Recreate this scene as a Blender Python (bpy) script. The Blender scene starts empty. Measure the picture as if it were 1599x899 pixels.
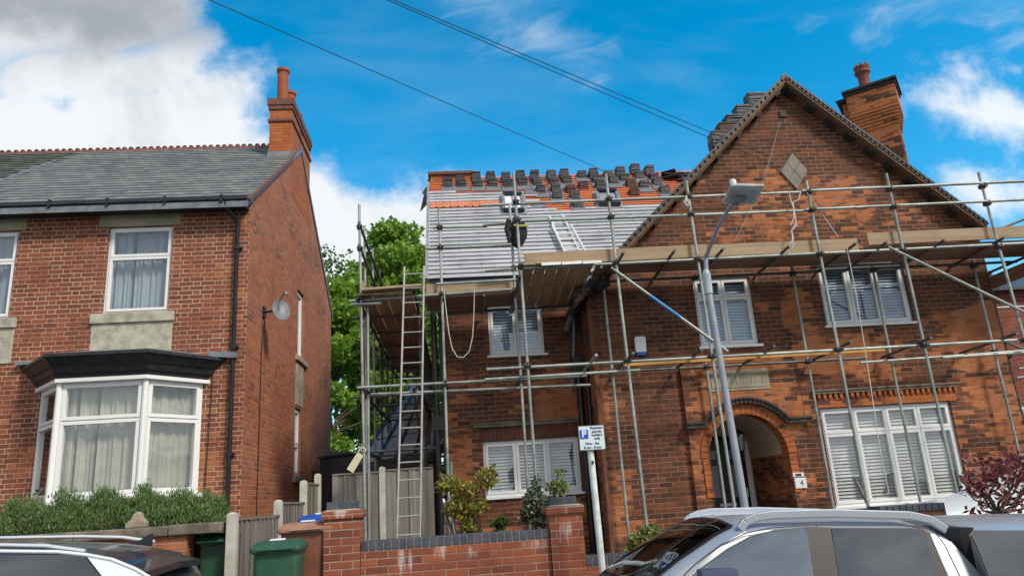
import bpy, bmesh, math, random
from mathutils import Vector, Matrix
R = math.radians
rng = random.Random(7)
scene = bpy.context.scene
col = scene.collection

# ------------------------------------------------------------------ camera
YAW, PITCH, ROLL, F = R(4.87), R(15.68), R(3.77), 1152.0
EYE = Vector((0, 0, 2.0))
_fw = Vector((math.sin(YAW)*math.cos(PITCH), math.cos(YAW)*math.cos(PITCH), math.sin(PITCH)))
_r0 = Vector((math.cos(YAW), -math.sin(YAW), 0)); _u0 = _r0.cross(_fw)
_rt = _r0*math.cos(ROLL) - _u0*math.sin(ROLL); _up = _u0*math.cos(ROLL) + _r0*math.sin(ROLL)
cam = bpy.data.cameras.new('camera'); co = bpy.data.objects.new('camera', cam); col.objects.link(co)
cam.sensor_width = 36; cam.lens = F/1599*36; cam.clip_end = 3000; cam.clip_start = .05
M = Matrix((_rt, _up, -_fw)).transposed().to_4x4(); M.translation = EYE
co.matrix_world = M; scene.camera = co

def ray(x, y): return _fw + _rt*((x-799.5)/F) - _up*((y-449.5)/F)
def atY(x, y, Y): r = ray(x, y); return EYE + r*(Y/r.y)
def atX(x, y, X): r = ray(x, y); return EYE + r*(X/r.x)
def atZ(x, y, Z): r = ray(x, y); return EYE + r*((Z-2)/r.z)

# ------------------------------------------------------------------ node helper
class S:
    def __init__(s, nt, k): s.nt, s.k = nt, k
    def _m(s, op, *a):
        n = s.nt.nodes.new('ShaderNodeMath'); n.operation = op
        for i, v in enumerate((s,)+a):
            if isinstance(v, S): s.nt.links.new(v.k, n.inputs[i])
            else: n.inputs[i].default_value = v
        return S(s.nt, n.outputs[0])
    def __add__(s, o): return s._m('ADD', o)
    def __sub__(s, o): return s._m('SUBTRACT', o)
    def __mul__(s, o): return s._m('MULTIPLY', o)
    def __truediv__(s, o): return s._m('DIVIDE', o)
    def rsub(s, o): return (s*-1)+o
    def fl(s): return s._m('FLOOR')
    def fr(s): return s._m('FRACT')
    def ab(s): return s._m('ABSOLUTE')
    def gt(s, o): return s._m('GREATER_THAN', o)
    def lt(s, o): return s._m('LESS_THAN', o)
    def mx(s, o): return s._m('MAXIMUM', o)
    def mn(s, o): return s._m('MINIMUM', o)
    def sm(s, a, b):   # smoothstep
        n = s.nt.nodes.new('ShaderNodeMapRange'); n.interpolation_type = 'SMOOTHSTEP'
        s.nt.links.new(s.k, n.inputs['Value']); n.inputs['From Min'].default_value = a; n.inputs['From Max'].default_value = b
        return S(s.nt, n.outputs[0])
def xyz(nt, k):
    n = nt.nodes.new('ShaderNodeSeparateXYZ'); nt.links.new(k, n.inputs[0]); return [S(nt, n.outputs[i]) for i in range(3)]
def vec(nt, a, b, c=0.0):
    n = nt.nodes.new('ShaderNodeCombineXYZ')
    for i, v in enumerate((a, b, c)):
        if isinstance(v, S): nt.links.new(v.k, n.inputs[i])
        else: n.inputs[i].default_value = v
    return n.outputs[0]
def noise(nt, v, scale=1.0, detail=3.0, rough=.55, dist=0.0):
    n = nt.nodes.new('ShaderNodeTexNoise'); n.inputs['Scale'].default_value = scale; n.inputs['Detail'].default_value = detail
    n.inputs['Roughness'].default_value = rough; n.inputs['Distortion'].default_value = dist
    if v is not None: nt.links.new(v, n.inputs['Vector'])
    return S(nt, n.outputs['Fac'] if 'Fac' in n.outputs else n.outputs[0])
def white(nt, v):
    n = nt.nodes.new('ShaderNodeTexWhiteNoise'); n.noise_dimensions = '3D'; nt.links.new(v, n.inputs['Vector']); return S(nt, n.outputs['Value'])
def mixc(nt, f, a, b):
    n = nt.nodes.new('ShaderNodeMix'); n.data_type = 'RGBA'
    for k, v in ((0, f), (6, a), (7, b)):
        if isinstance(v, S): nt.links.new(v.k, n.inputs[k])
        elif hasattr(v, 'is_linked'): nt.links.new(v, n.inputs[k])
        elif k: n.inputs[k].default_value = (*v, 1)
        else: n.inputs[k].default_value = v
    return n.outputs[2]
def ramp(nt, f, stops):
    n = nt.nodes.new('ShaderNodeValToRGB'); nt.links.new(f.k, n.inputs[0]); e = n.color_ramp.elements
    while len(e) < len(stops): e.new(.5)
    for i, (p, c) in enumerate(stops): e[i].position = p; e[i].color = (*c, 1)
    return n.outputs[0]
def newmat(name):
    m = bpy.data.materials.new(name); m.use_nodes = True; nt = m.node_tree; b = nt.nodes['Principled BSDF']; return m, nt, b
def bump(nt, b, h, dist=.01, st=1.0):
    n = nt.nodes.new('ShaderNodeBump'); n.inputs['Distance'].default_value = dist; n.inputs['Strength'].default_value = st
    nt.links.new(h.k, n.inputs['Height']); nt.links.new(n.outputs[0], b.inputs['Normal'])
def tex(nt):
    n = nt.nodes.new('ShaderNodeTexCoord'); return n.outputs['Object'], n.outputs['Normal']
def wpos(nt): return nt.nodes.new('ShaderNodeNewGeometry').outputs['Position']

# ------------------------------------------------------------------ world, sun, exposure
SUN_DIR = Vector((.50, -.54, .70)).normalized()       # towards the sun: behind the viewer, high
sun_el = math.asin(SUN_DIR.z); sun_az = math.atan2(SUN_DIR.x, SUN_DIR.y)
w = bpy.data.worlds.new('World'); scene.world = w; w.use_nodes = True; nt = w.node_tree
bg = nt.nodes['Background']; bg.inputs['Strength'].default_value = .1
sky = nt.nodes.new('ShaderNodeTexSky'); sky.sky_type = 'NISHITA'; sky.sun_disc = False
sky.sun_elevation = sun_el; sky.sun_rotation = sun_az; sky.air_density = 1.0; sky.dust_density = .3; sky.ozone_density = 2.2
hs = nt.nodes.new('ShaderNodeHueSaturation'); hs.inputs['Saturation'].default_value = 1.48; hs.inputs['Value'].default_value = 2.05; hs.inputs['Hue'].default_value = .482
nt.links.new(sky.outputs[0], hs.inputs['Color'])
tc = nt.nodes.new('ShaderNodeTexCoord'); gen = tc.outputs['Generated']
dx, dy, dz = xyz(nt, gen)
ady = dy.ab().mx(.25); u = dx/ady; v = dz/ady
uv = vec(nt, u, v, dy.gt(0)*7.3)
nA = noise(nt, uv, 2.6, 10, .62, .08)
nB = noise(nt, uv, 8.0, 10, .66, .1)
def uvp(px, py): r = ray(px, py); return r.x/r.y, r.z/r.y
def seg(px0, py0, px1, py1, rad, soft=.08):     # capsule-shaped cloud bias between two sky directions
    (a, b), (c, d) = uvp(px0, py0), uvp(px1, py1)
    L2 = (c-a)**2+(d-b)**2+1e-6
    t = ((u-a)*(c-a)+(v-b)*(d-b))/L2; t = t.mx(0.0).mn(1.0)
    ex = u-a-t*(c-a); ey = v-b-t*(d-b)
    return (ex*ex+ey*ey)._m('SQRT').rsub(rad)/soft
def line(px0, py0, px1, py1):                   # signed distance, positive below-left of the line
    (a, b), (c, d) = uvp(px0, py0), uvp(px1, py1); L = math.hypot(c-a, d-b)
    return (u-a)*((d-b)/L) - (v-b)*((c-a)/L)
big = seg(-500, -100, 175, 30, .105, .07)
for s_ in ((-400, 300, 290, 200, .125), (60, 120, 250, 120, .09), (300, 235, 450, 305, .088), (455, 320, 560, 365, .06), (430, 400, 690, 430, .14), (-100, 60, 200, 20, .10)):
    big = big.mx(seg(*s_, .07))
mb = ((nA-.5)*3.4 + (nB-.5)*1.7 + big*1.0).sm(-.5, .45)
puf = seg(1470, 165, 1680, 205, .055, .06)
for s_ in ((1500, 300, 1700, 310, .055), (1400, 170, 1440, 150, .02), (1500, 120, 1640, 95, .02)):
    puf = puf.mx(seg(*s_, .06))
mp = ((nB-.5)*3.6 + (nA-.5)*2.4 + puf).sm(-.35, 1.3)
nC = noise(nt, vec(nt, u*1.6+v*1.2, v*5.0-u*2.0, 3.0), 3.0, 7, .62, .6)
wis = seg(1390, 30, 1640, 25, .035, .09)
for s_ in ((1290, 25, 1250, 40, .004), (735, 0, 890, 75, .055), (1350, 60, 1600, 60, .02)):
    wis = wis.mx(seg(*s_, .07))
mw = ((nC-.5)*4.2 + wis).sm(-.2, 2.2)*.62
thin = (noise(nt, vec(nt, u*1.1, v*3.2, 9.0), 1.6, 5, .6, .5)).sm(.45, .85)*.20
shade = (seg(-250, -40, 190, 30, .17, .16) + (nA-.5)*2.6 + (nB-.5)*1.2).sm(-.3, .9)
shade2 = (noise(nt, uv, 3.4, 5, .6, .3)).sm(.50, .72)*.42
ccol = mixc(nt, shade.mx(shade2), (8.4, 8.7, 9.1), (3.6, 3.9, 4.3))
sk0 = mixc(nt, (dz).sm(-.05, .30).rsub(1.0)*.75, hs.outputs[0], (5.0, 6.9, 8.2))
skyc = mixc(nt, thin, sk0, (5.0, 6.9, 8.6))
c1 = mixc(nt, mw, skyc, (7.6, 8.3, 9.0)); c2 = mixc(nt, mp, c1, (8.2, 8.8, 9.3)); c3 = mixc(nt, mb, c2, ccol)
back = ((nA-.5)*3.0 + (nB-.5)*1.2).sm(-1.5, -.4)*dy.lt(.02)*.94  # unseen cloud cover behind the viewer, added to whiten and lift the ambient light
c4 = mixc(nt, back, c3, mixc(nt, noise(nt, vec(nt, u*.7, v*2.6, 1.0), 1.5, 6, .62, .5).sm(.36, .62), (10.0, 10.0, 9.9), (4.2, 4.6, 5.2)))
nt.links.new(c4, bg.inputs['Color'])
sl = bpy.data.lights.new('sun', 'SUN'); sl.energy = 3.3; sl.angle = R(12); sl.color = (1, .90, .76)
so = bpy.data.objects.new('sun', sl); col.objects.link(so); so.rotation_euler = SUN_DIR.to_track_quat('Z', 'Y').to_euler()
scene.view_settings.view_transform = 'Standard'; scene.view_settings.look = 'None'
scene.view_settings.exposure = .12; scene.view_settings.gamma = 1

# ------------------------------------------------------------------ materials
def plain(name, c, rough=.6, metal=0, var=.25, scale=6, spec=.5, bumpd=0, c2=None, coat=0):
    m, nt, b = newmat(name); o, n = tex(nt)
    f = noise(nt, o, scale, 5, .6); c2 = c2 or tuple(k*(1-var) for k in c)
    nt.links.new(mixc(nt, f.sm(.35, .7), c, c2), b.inputs['Base Color'])
    b.inputs['Roughness'].default_value = rough; b.inputs['Metallic'].default_value = metal
    b.inputs['Specular IOR Level'].default_value = spec; b.inputs['Coat Weight'].default_value = coat
    if bumpd: bump(nt, b, noise(nt, o, scale*5, 4), bumpd)
    return m
def brick(name, L, H, mort, cols, mortc, flemish=False, ocols=None, bias=None, thr=.55, ncell=1.0, white_c=None, wblobs=None, oscale=1.0, jb=.25):
    m, nt, b = newmat(name); o, n = tex(nt)
    x, y, z = xyz(nt, o); nx, ny, nz = xyz(nt, n)
    a = nx.ab().gt(.6); hor = nz.ab().gt(.7)
    wob = noise(nt, o, 3.0, 2)*.010-.005
    U = (y-x)*a + x + wob; Z = (y-z)*hor + z + (noise(nt, o, 2.2, 2)*.008-.004)
    r = Z/H; row = r.fl(); fz = r.fr(); par = (row/2.0).fr()*2.0     # 0 or 1
    mz = ((fz-.5).ab()*-1+.5)*H                                    # distance to bed joint
    if flemish:
        P = L*1.5; uu = U/P + par*.5; c = uu.fl(); f = uu.fr()
        d0 = ((f-.5).ab()*-1+.5)*P; d1 = (f-.667).ab()*P; mu = d0.mn(d1); idc = c*2.0 + f.gt(.667)
        cu = (c+.5-par*.5)*P
    else:
        uu = U/L + par*.5; c = uu.fl(); f = uu.fr(); mu = ((f-.5).ab()*-1+.5)*L; idc = c
        cu = (c+.5-par*.5)*L
    joint = mz.mn(mu).sm(mort*.36, mort*.70).rsub(1.0)
    rid = white(nt, vec(nt, idc, row, a*3.0+1.0)); rid2 = white(nt, vec(nt, row, idc, a*5.0+9.0))
    n_ = len(cols); base = ramp(nt, rid, [((i+.5)/n_, cc) for i, cc in enumerate(cols)])
    P3 = wpos(nt); wx, wy, wz = xyz(nt, P3)
    if ocols:
        big = noise(nt, vec(nt, cu*.55*oscale, row*H*1.1*oscale, a*4.0), 1.0, 4, .6)
        mid = noise(nt, vec(nt, U*3.0, Z*14.0, 2.0), 1.0, 3, .55)
        t = big*.95 + (mid-.5)*.42 + (rid2-.5)*.16
        for (bx, bz, rx, rz, amp) in (bias or []):
            e = (wx-bx)/rx; g = (wz-bz)/rz
            t = t + (e*e+g*g).rsub(1.0).mx(0.0)._m('SQRT')*amp
        om = t.sm(thr-.035, thr+.045)
        oc = ramp(nt, rid2, [((i+.5)/len(ocols), cc) for i, cc in enumerate(ocols)])
        base = mixc(nt, om, base, oc)
    tone = noise(nt, P3, .9, 4, .6); fine = noise(nt, o, 45, 3, .6)
    base = mixc(nt, (fine.sm(.45, .75))*.30, base, tuple(k*.45 for k in cols[0]))
    base = mixc(nt, tone.sm(.48, .8)*.35, base, tuple(k*.4 for k in cols[0]))
    strk = noise(nt, vec(nt, U*2.6, Z*.45, 5.0), 1.0, 5, .65)
    base = mixc(nt, strk.sm(.50, .78)*.45, base, tuple(k*.5 for k in cols[0]))
    jv = noise(nt, P3, 1.9, 5, .65).sm(.36, .60)
    colr = mixc(nt, joint*(jv*.60+jb), base, mortc)
    if wblobs:
        wm = noise(nt, vec(nt, U*22.0, Z*2.0, 4.0), 1.0, 4, .65)-.5
        t = wm*1.5-.62
        for (bx, bz, rx, rz, amp) in wblobs:
            e = (wx-bx)/rx; g = (wz-bz)/rz
            t = t + (e*e+g*g).rsub(1.0).mx(0.0)*amp
        colr = mixc(nt, t.sm(0.0, .45)*.55, colr, (.72, .68, .66))
    nt.links.new(colr, b.inputs['Base Color'])
    b.inputs['Roughness'].default_value = .85; b.inputs['Specular IOR Level'].default_value = .25
    bump(nt, b, joint*-1.0 + fine*.35 + rid*.25, .006, .9)
    return m
MT = {}
MT['brickL'] = brick('weathered_red_brick', .2333, .0755, .013, [(.20, .066, .040), (.27, .086, .048), (.235, .074, .045), (.165, .054, .036), (.30, .10, .053)], (.50, .38, .28), flemish=True, jb=.40,
    ocols=[(.36, .135, .055), (.31, .11, .05), (.40, .155, .07)], thr=.70, bias=[(-3.4, 3.8, .8, 3.2, .17), (-6.7, 3.0, .9, 1.4, .18), (-7.3, 4.9, .8, .7, .18), (-4.3, 3.3, .7, 1.6, .12)])
MT['brickG'] = brick('gable_red_brick', .2333, .0755, .013, [(.36, .125, .066), (.42, .15, .076), (.30, .10, .058), (.47, .175, .085), (.385, .132, .07)], (.38, .25, .17), flemish=True,
    ocols=[(.15, .06, .04), (.20, .08, .05), (.18, .09, .06)], thr=.60)
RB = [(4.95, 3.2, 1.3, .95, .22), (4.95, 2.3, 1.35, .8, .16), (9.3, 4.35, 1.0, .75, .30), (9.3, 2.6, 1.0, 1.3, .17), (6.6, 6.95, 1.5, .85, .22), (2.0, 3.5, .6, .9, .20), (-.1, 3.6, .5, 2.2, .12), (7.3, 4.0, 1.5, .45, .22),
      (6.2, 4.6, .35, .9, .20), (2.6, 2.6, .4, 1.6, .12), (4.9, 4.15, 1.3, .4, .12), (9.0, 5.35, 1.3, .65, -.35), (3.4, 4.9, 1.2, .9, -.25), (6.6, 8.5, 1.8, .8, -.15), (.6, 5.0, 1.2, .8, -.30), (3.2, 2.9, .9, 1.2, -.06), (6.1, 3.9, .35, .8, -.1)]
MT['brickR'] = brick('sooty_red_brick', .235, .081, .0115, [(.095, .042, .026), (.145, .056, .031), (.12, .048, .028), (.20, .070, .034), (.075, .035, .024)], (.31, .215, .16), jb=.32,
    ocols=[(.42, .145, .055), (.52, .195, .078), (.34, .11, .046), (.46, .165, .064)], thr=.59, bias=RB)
MT['brickRo'] = brick('orange_rubbed_brick', .235, .075, .006, [(.42, .13, .045), (.48, .16, .055), (.38, .115, .04), (.45, .145, .05)], (.30, .13, .07),
    ocols=[(.06, .035, .028), (.11, .05, .035)], thr=.56, oscale=2.0)
MT['brickW'] = brick('garden_wall_brick', .2333, .076, .013, [(.23, .072, .045), (.30, .095, .05), (.17, .055, .042), (.34, .11, .052), (.25, .078, .048)], (.36, .28, .22),
    wblobs=[(-.62, 1.42, .22, .25, .8), (-.22, 1.5, .22, .16, .85), (.1, 1.46, .16, .14, .8), (.75, 1.5, .3, .12, .85), (-.95, 1.2, .3, .25, .5), (.4, 1.2, .5, .2, .45), (-1.22, 1.95, .14, .12, 1.0), (1.1, 1.62, .2, .2, .75), (1.6, 1.2, .4, .15, .7)])
MT['brickN'] = brick('neighbour_brick', .225, .08, .012, [(.22, .065, .045), (.26, .078, .05), (.19, .055, .04)], (.30, .2, .16))
MT['brickC'] = brick('chimney_brick', .2333, .076, .008, [(.40, .12, .045), (.47, .155, .055), (.35, .10, .04), (.43, .135, .05)], (.24, .11, .07),
    ocols=[(.06, .04, .035), (.11, .06, .045)], thr=.63, oscale=1.6)
MT['bluebrick'] = plain('blue_engineering_brick', (.045, .055, .075), .45, var=.5, scale=8, bumpd=.003, c2=(.085, .095, .115))
MT['mortar'] = plain('lime_mortar', (.42, .36, .31), .95, scale=20, bumpd=.003)
MT['stone'] = plain('buff_stone', (.40, .36, .27), .9, scale=3, bumpd=.004, c2=(.24, .22, .17))
MT['stonew'] = plain('pale_painted_stone', (.46, .46, .38), .85, scale=5, bumpd=.003, c2=(.27, .26, .21))
MT['coping'] = plain('weathered_coping_stone', (.22, .19, .15), .95, scale=5, bumpd=.006, c2=(.10, .085, .07))
MT['concrete'] = plain('pale_concrete', (.52, .52, .46), .9, scale=6, bumpd=.003, c2=(.38, .38, .33))
MT['upvc'] = plain('white_upvc', (.80, .82, .84), .3, var=.05, scale=2)
MT['black'] = plain('black_plastic', (.012, .014, .018), .35, var=.3)
MT['blackpaint'] = plain('flaking_black_paint', (.010, .012, .016), .45, scale=14, c2=(.03, .035, .04), bumpd=.004)
MT['soot'] = plain('charred_timber', (.012, .011, .012), .8, scale=14, c2=(.05, .045, .05), bumpd=.01)
MT['lead'] = plain('grey_lead', (.13, .15, .18), .5, scale=6, c2=(.22, .24, .27))
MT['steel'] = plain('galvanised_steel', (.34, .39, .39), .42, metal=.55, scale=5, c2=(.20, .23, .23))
m_, nt, b = newmat('weathered_scaffold_tube'); P3 = wpos(nt); n1 = noise(nt, P3, 1.8, 5, .7); n2 = noise(nt, P3, 9, 5, .7); ob = S(nt, nt.nodes.new('ShaderNodeObjectInfo').outputs['Random'])
c = mixc(nt, n1.sm(.40, .62), (.36, .40, .385), (.22, .26, .25)); c = mixc(nt, (n2 + ob*.08).sm(.60, .70)*.7, c, (.52, .53, .51)); c = mixc(nt, (noise(nt, P3, 5, 6, .75)-ob*.05).sm(.60, .68)*.75, c, (.13, .08, .05))
nt.links.new(c, b.inputs['Base Color']); b.inputs['Metallic'].default_value = .35; b.inputs['Roughness'].default_value = .5; bump(nt, b, n2, .002); MT['steel'] = m_
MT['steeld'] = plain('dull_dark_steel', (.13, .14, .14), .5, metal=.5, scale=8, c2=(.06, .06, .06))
MT['dullalu'] = plain('dull_ladder_metal', (.40, .40, .39), .5, metal=.3, var=.3, scale=4)
MT['alu'] = plain('bright_aluminium', (.85, .86, .88), .38, metal=.3, var=.15)
MT['coupler'] = plain('rusty_coupler', (.10, .095, .09), .6, metal=.5, scale=20, c2=(.06, .045, .035))
MT['blue'] = plain('blue_tape', (.03, .25, .62), .5, var=.2)
MT['signblue'] = plain('sign_blue', (.01, .09, .50), .4, var=.02)
MT['signwhite'] = plain('sign_face', (.62, .74, .80), .4, var=.04)
MT['ink'] = plain('dark_lettering', (.02, .025, .03), .6, var=.1)
MT['white'] = plain('white_paint', (.74, .78, .80), .45, var=.12, scale=4)
MT['whitepost'] = plain('worn_white_post', (.70, .76, .78), .5, scale=7, c2=(.50, .50, .46), bumpd=.002)
MT['terracotta'] = plain('terracotta', (.34, .085, .035), .8, scale=8, c2=(.24, .06, .03), bumpd=.002)
MT['ridge'] = plain('weathered_ridge_tile', (.20, .075, .055), .85, scale=9, c2=(.10, .05, .045), bumpd=.003)
MT['darktile'] = plain('dark_tile', (.028, .030, .038), .5, scale=9, c2=(.07, .072, .082))
MT['browntile'] = plain('brown_tile', (.10, .035, .025), .7, scale=9, c2=(.055, .028, .022))
MT['membrane'] = plain('grey_roof_membrane', (.20, .22, .26), .6, scale=4, c2=(.28, .30, .34))
MT['dark'] = plain('dark_interior', (.012, .013, .015), .9)
MT['room'] = plain('dim_room', (.05, .05, .048), .9)
MT['blind'] = plain('white_blind', (.60, .62, .63), .6, var=.06)
MT['blindb'] = plain('bluish_blind', (.52, .64, .80), .6, var=.06)
MT['render'] = plain('white_render', (.55, .46, .36), .9)
MT['rope'] = plain('pale_rope', (.62, .60, .58), .9)
MT['ropeg'] = plain('grey_rope', (.32, .33, .33), .9)
MT['cable'] = plain('black_cable', (.015, .018, .022), .6)
MT['yellow'] = plain('hi_vis_yellow', (.55, .55, .03), .6)
MT['jacket'] = plain('black_cloth', (.010, .011, .014), .85, scale=8, bumpd=.01)
MT['orangeboard'] = plain('orange_edge_board', (.58, .30, .07), .7, var=.3, scale=3)
MT['tag'] = plain('cream_tag', (.62, .60, .42), .5, var=.06)
MT['soil'] = plain('soil', (.10, .08, .055), 1, scale=6, bumpd=.02)
MT['lampglass'] = plain('lamp_lens', (.42, .50, .56), .3, var=.1)
MT['pole'] = plain('painted_lamp_column', (.34, .37, .42), .5, scale=5, c2=(.27, .29, .36), metal=.2)
MT['binG'] = plain('green_bin_plastic', (.028, .10, .058), .45, scale=5, c2=(.02, .075, .045))
MT['binB'] = plain('brown_bin_plastic', (.22, .085, .045), .5, scale=5, c2=(.16, .06, .035))
MT['binBL'] = plain('faded_brown_lid', (.34, .19, .13), .55, scale=5, c2=(.26, .13, .09))
MT['binU'] = plain('blue_bin_plastic', (.01, .07, .42), .4, scale=5)
MT['bark'] = plain('grey_brown_bark', (.09, .07, .05), .95, scale=12, bumpd=.01)
MT['tyre'] = plain('tyre_rubber', (.02, .02, .02), .8)
MT['tape'] = plain('rubber_trim', (.012, .013, .015), .5)

def wood(name, c1, c2, axis='x', sc=1.0):
    m, nt, b = newmat(name); o, n = tex(nt); x, y, z = xyz(nt, o)
    if axis == 'x': vv = vec(nt, x*.7, y*14.0, z*22.0)
    elif axis == 'y': vv = vec(nt, x*14.0, y*.7, z*22.0)
    else: vv = vec(nt, x*22.0, y*14.0, z*.8)
    f = noise(nt, vv, sc, 5, .6, .4); g = noise(nt, o, 1.3, 3)
    c = mixc(nt, f.sm(.3, .7), c1, c2); c = mixc(nt, g.sm(.45, .8)*.5, c, tuple(k*.5 for k in c2))
    isl = S(nt, nt.nodes.new('ShaderNodeNewGeometry').outputs['Random Per Island']); obr = S(nt, nt.nodes.new('ShaderNodeObjectInfo').outputs['Random'])
    c = mixc(nt, isl*.40+obr*.20, c, tuple(k*.55 for k in c2))
    nt.links.new(c, b.inputs['Base Color']); b.inputs['Roughness'].default_value = .85; bump(nt, b, f, .004)
    return m
MT['board'] = wood('scaffold_board_wood', (.47, .36, .24), (.35, .25, .16))
MT['boardy'] = wood('scaffold_board_wood_lengthwise', (.52, .36, .24), (.36, .24, .16), 'y')
MT['boardd'] = wood('dark_scaffold_board', (.36, .21, .14), (.22, .13, .09))
MT['fence'] = wood('silvered_fence_timber', (.30, .285, .26), (.17, .155, .14), 'z')
MT['barge'] = wood('verge_timber', (.26, .15, .08), (.14, .075, .045))

def courses(name, c1, c2, c3, L=.3, rough=.5, slopeaxis='y', spec=.5, H=.15, ed=.75):
    # colour varies tile by tile; the courses themselves are real steps in the mesh
    m, nt, b = newmat(name); P3, n = tex(nt); x, y, z = xyz(nt, P3)
    row = (z/H).fl(); cc = (x/L + (row*.5).fr()).fl(); r = white(nt, vec(nt, cc, row, 2.0)); f = (x/L + (row*.5).fr()).fr()
    c = ramp(nt, r, [(.1, c1), (.5, c2), (.9, c3)]); st = noise(nt, P3, 1.4, 5, .6)
    c = mixc(nt, st.sm(.45, .75)*.5, c, tuple(k*.6 for k in c1))
    edge = ((f-.5).ab()*-1+.5).sm(.012, .035).rsub(1.0)
    c = mixc(nt, edge*ed, c, (.02, .02, .022))
    nt.links.new(c, b.inputs['Base Color']); b.inputs['Roughness'].default_value = rough; b.inputs['Specular IOR Level'].default_value = spec
    bump(nt, b, r + noise(nt, P3, 30, 3)*.3, .004)
    return m
MT['slate'] = courses('grey_slate', (.15, .155, .15), (.19, .195, .185), (.225, .23, .22), .25, .55, H=.132)
MT['slateold'] = courses('mossy_old_slate', (.06, .07, .06), (.10, .11, .09), (.14, .14, .11), .25, .8, H=.132)
MT['rooftile'] = courses('new_grey_tile', (.38, .39, .42), (.43, .44, .47), (.48, .49, .52), 1.7, .5, spec=.6, H=.125, ed=.15)
MT['clay'] = courses('orange_roof_layer', (.62, .18, .075), (.72, .22, .09), (.66, .22, .10), .9, .7, H=.09, ed=.1)

def leafmat(name, c1, c2, c3, trans=.25):
    m, nt, b = newmat(name); o, n = tex(nt)
    r = nt.nodes.new('ShaderNodeNewGeometry').outputs['Random Per Island']
    c = ramp(nt, S(nt, r), [(.1, c1), (.5, c2), (.92, c3)]); nt.links.new(c, b.inputs['Base Color'])
    b.inputs['Roughness'].default_value = .55; b.inputs['Specular IOR Level'].default_value = .35
    tr = nt.nodes.new('ShaderNodeBsdfTranslucent'); nt.links.new(c, tr.inputs['Color']); mx = nt.nodes.new('ShaderNodeMixShader'); mx.inputs[0].default_value = trans
    out = nt.nodes['Material Output']; nt.links.new(b.outputs[0], mx.inputs[1]); nt.links.new(tr.outputs[0], mx.inputs[2]); nt.links.new(mx.outputs[0], out.inputs[0])
    return m
MT['leafA'] = leafmat('spring_green_leaves', (.12, .23, .03), (.21, .37, .04), (.34, .52, .09), .5)
MT['leafB'] = leafmat('darker_green_leaves', (.05, .11, .025), (.09, .18, .035), (.15, .27, .06), .4)
MT['leafH'] = leafmat('lavender_green_leaves', (.06, .13, .04), (.12, .22, .06), (.22, .32, .13), .3)
MT['leafY'] = leafmat('yellow_green_leaves', (.14, .19, .03), (.38, .38, .07), (.26, .14, .05), .35)
MT['leafO'] = leafmat('grey_olive_leaves', (.06, .09, .05), (.13, .16, .10), (.21, .23, .14), .25)
MT['leafR'] = leafmat('dark_red_leaves', (.10, .022, .03), (.20, .05, .055), (.42, .18, .18), .25)
MT['leafL'] = leafmat('lime_green_leaves', (.14, .19, .05), (.25, .30, .09), (.36, .38, .15), .35)
MT['dry'] = leafmat('dry_lavender_stems', (.12, .08, .055), (.20, .14, .10), (.28, .20, .15), .1)

def glassmat(name, tint, fac=.35, rough=.02, refl=(.9, .95, 1), gain=1.0, bmp=.35):
    m, nt, b = newmat(name); out = nt.nodes['Material Output']; nt.nodes.remove(b)
    t = nt.nodes.new('ShaderNodeBsdfTransparent'); t.inputs[0].default_value = (*tint, 1)
    g = nt.nodes.new('ShaderNodeBsdfGlossy'); g.inputs['Roughness'].default_value = rough; g.inputs['Color'].default_value = (*refl, 1)
    lw = nt.nodes.new('ShaderNodeLayerWeight'); lw.inputs[0].default_value = .5
    wv = noise(nt, wpos(nt), 1.7, 2)
    bn = nt.nodes.new('ShaderNodeBump'); bn.inputs['Distance'].default_value = .012; bn.inputs['Strength'].default_value = bmp
    nt.links.new(wv.k, bn.inputs['Height']); nt.links.new(bn.outputs[0], g.inputs['Normal'])
    f = S(nt, lw.outputs['Facing'])._m('POWER', 5.0)*(1-fac*.30)+fac*.30*gain   # Schlick, the same from both sides
    mx = nt.nodes.new('ShaderNodeMixShader'); nt.links.new(f.k, mx.inputs[0]); nt.links.new(t.outputs[0], mx.inputs[1]); nt.links.new(g.outputs[0], mx.inputs[2]); nt.links.new(mx.outputs[0], out.inputs[0])
    return m
MT['glass'] = glassmat('window_glass', (.97, .98, .98), .53, bmp=.5)
MT['glassc'] = glassmat('car_side_glass', (.40, .47, .48), .45, gain=2.2, bmp=0)
MT['glassd'] = glassmat('dark_tinted_glass', (.05, .055, .06), .42, gain=1.3, bmp=0)
MT['screen'] = glassmat('windscreen_glass', (.10, .11, .10), .34, gain=.9, bmp=0)
MT['glassw'] = glassmat('windscreen_glass', (.40, .48, .46), .35)
def paint(name, c, metal=.0, rough=.28):
    m, nt, b = newmat(name); b.inputs['Metallic'].default_value = metal; b.inputs['Roughness'].default_value = rough; b.inputs['Coat Weight'].default_value = .5; b.inputs['Coat Roughness'].default_value = .06
    o, n = tex(nt); f = noise(nt, o, 3, 4); g = noise(nt, o, 60, 2)
    nt.links.new(mixc(nt, f.sm(.45, .8)*.3, c, tuple(k*.8+.02 for k in c)), b.inputs['Base Color']); return m
MT['silver'] = paint('silver_car_paint', (.40, .43, .48), .35, .36)
MT['carwhite'] = paint('white_car_paint', (.74, .82, .86))
MT['carblack'] = paint('black_car_paint', (.018, .022, .032))
MT['railsilver'] = paint('satin_silver_rail', (.55,.60,.68), .6, .25)
MT['railw'] = paint('pale_satin_rail', (.78,.80,.82), .5, .25)
MT['slateblue'] = paint('dark_blue_mirror_paint', (.05, .065, .13))

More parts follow.
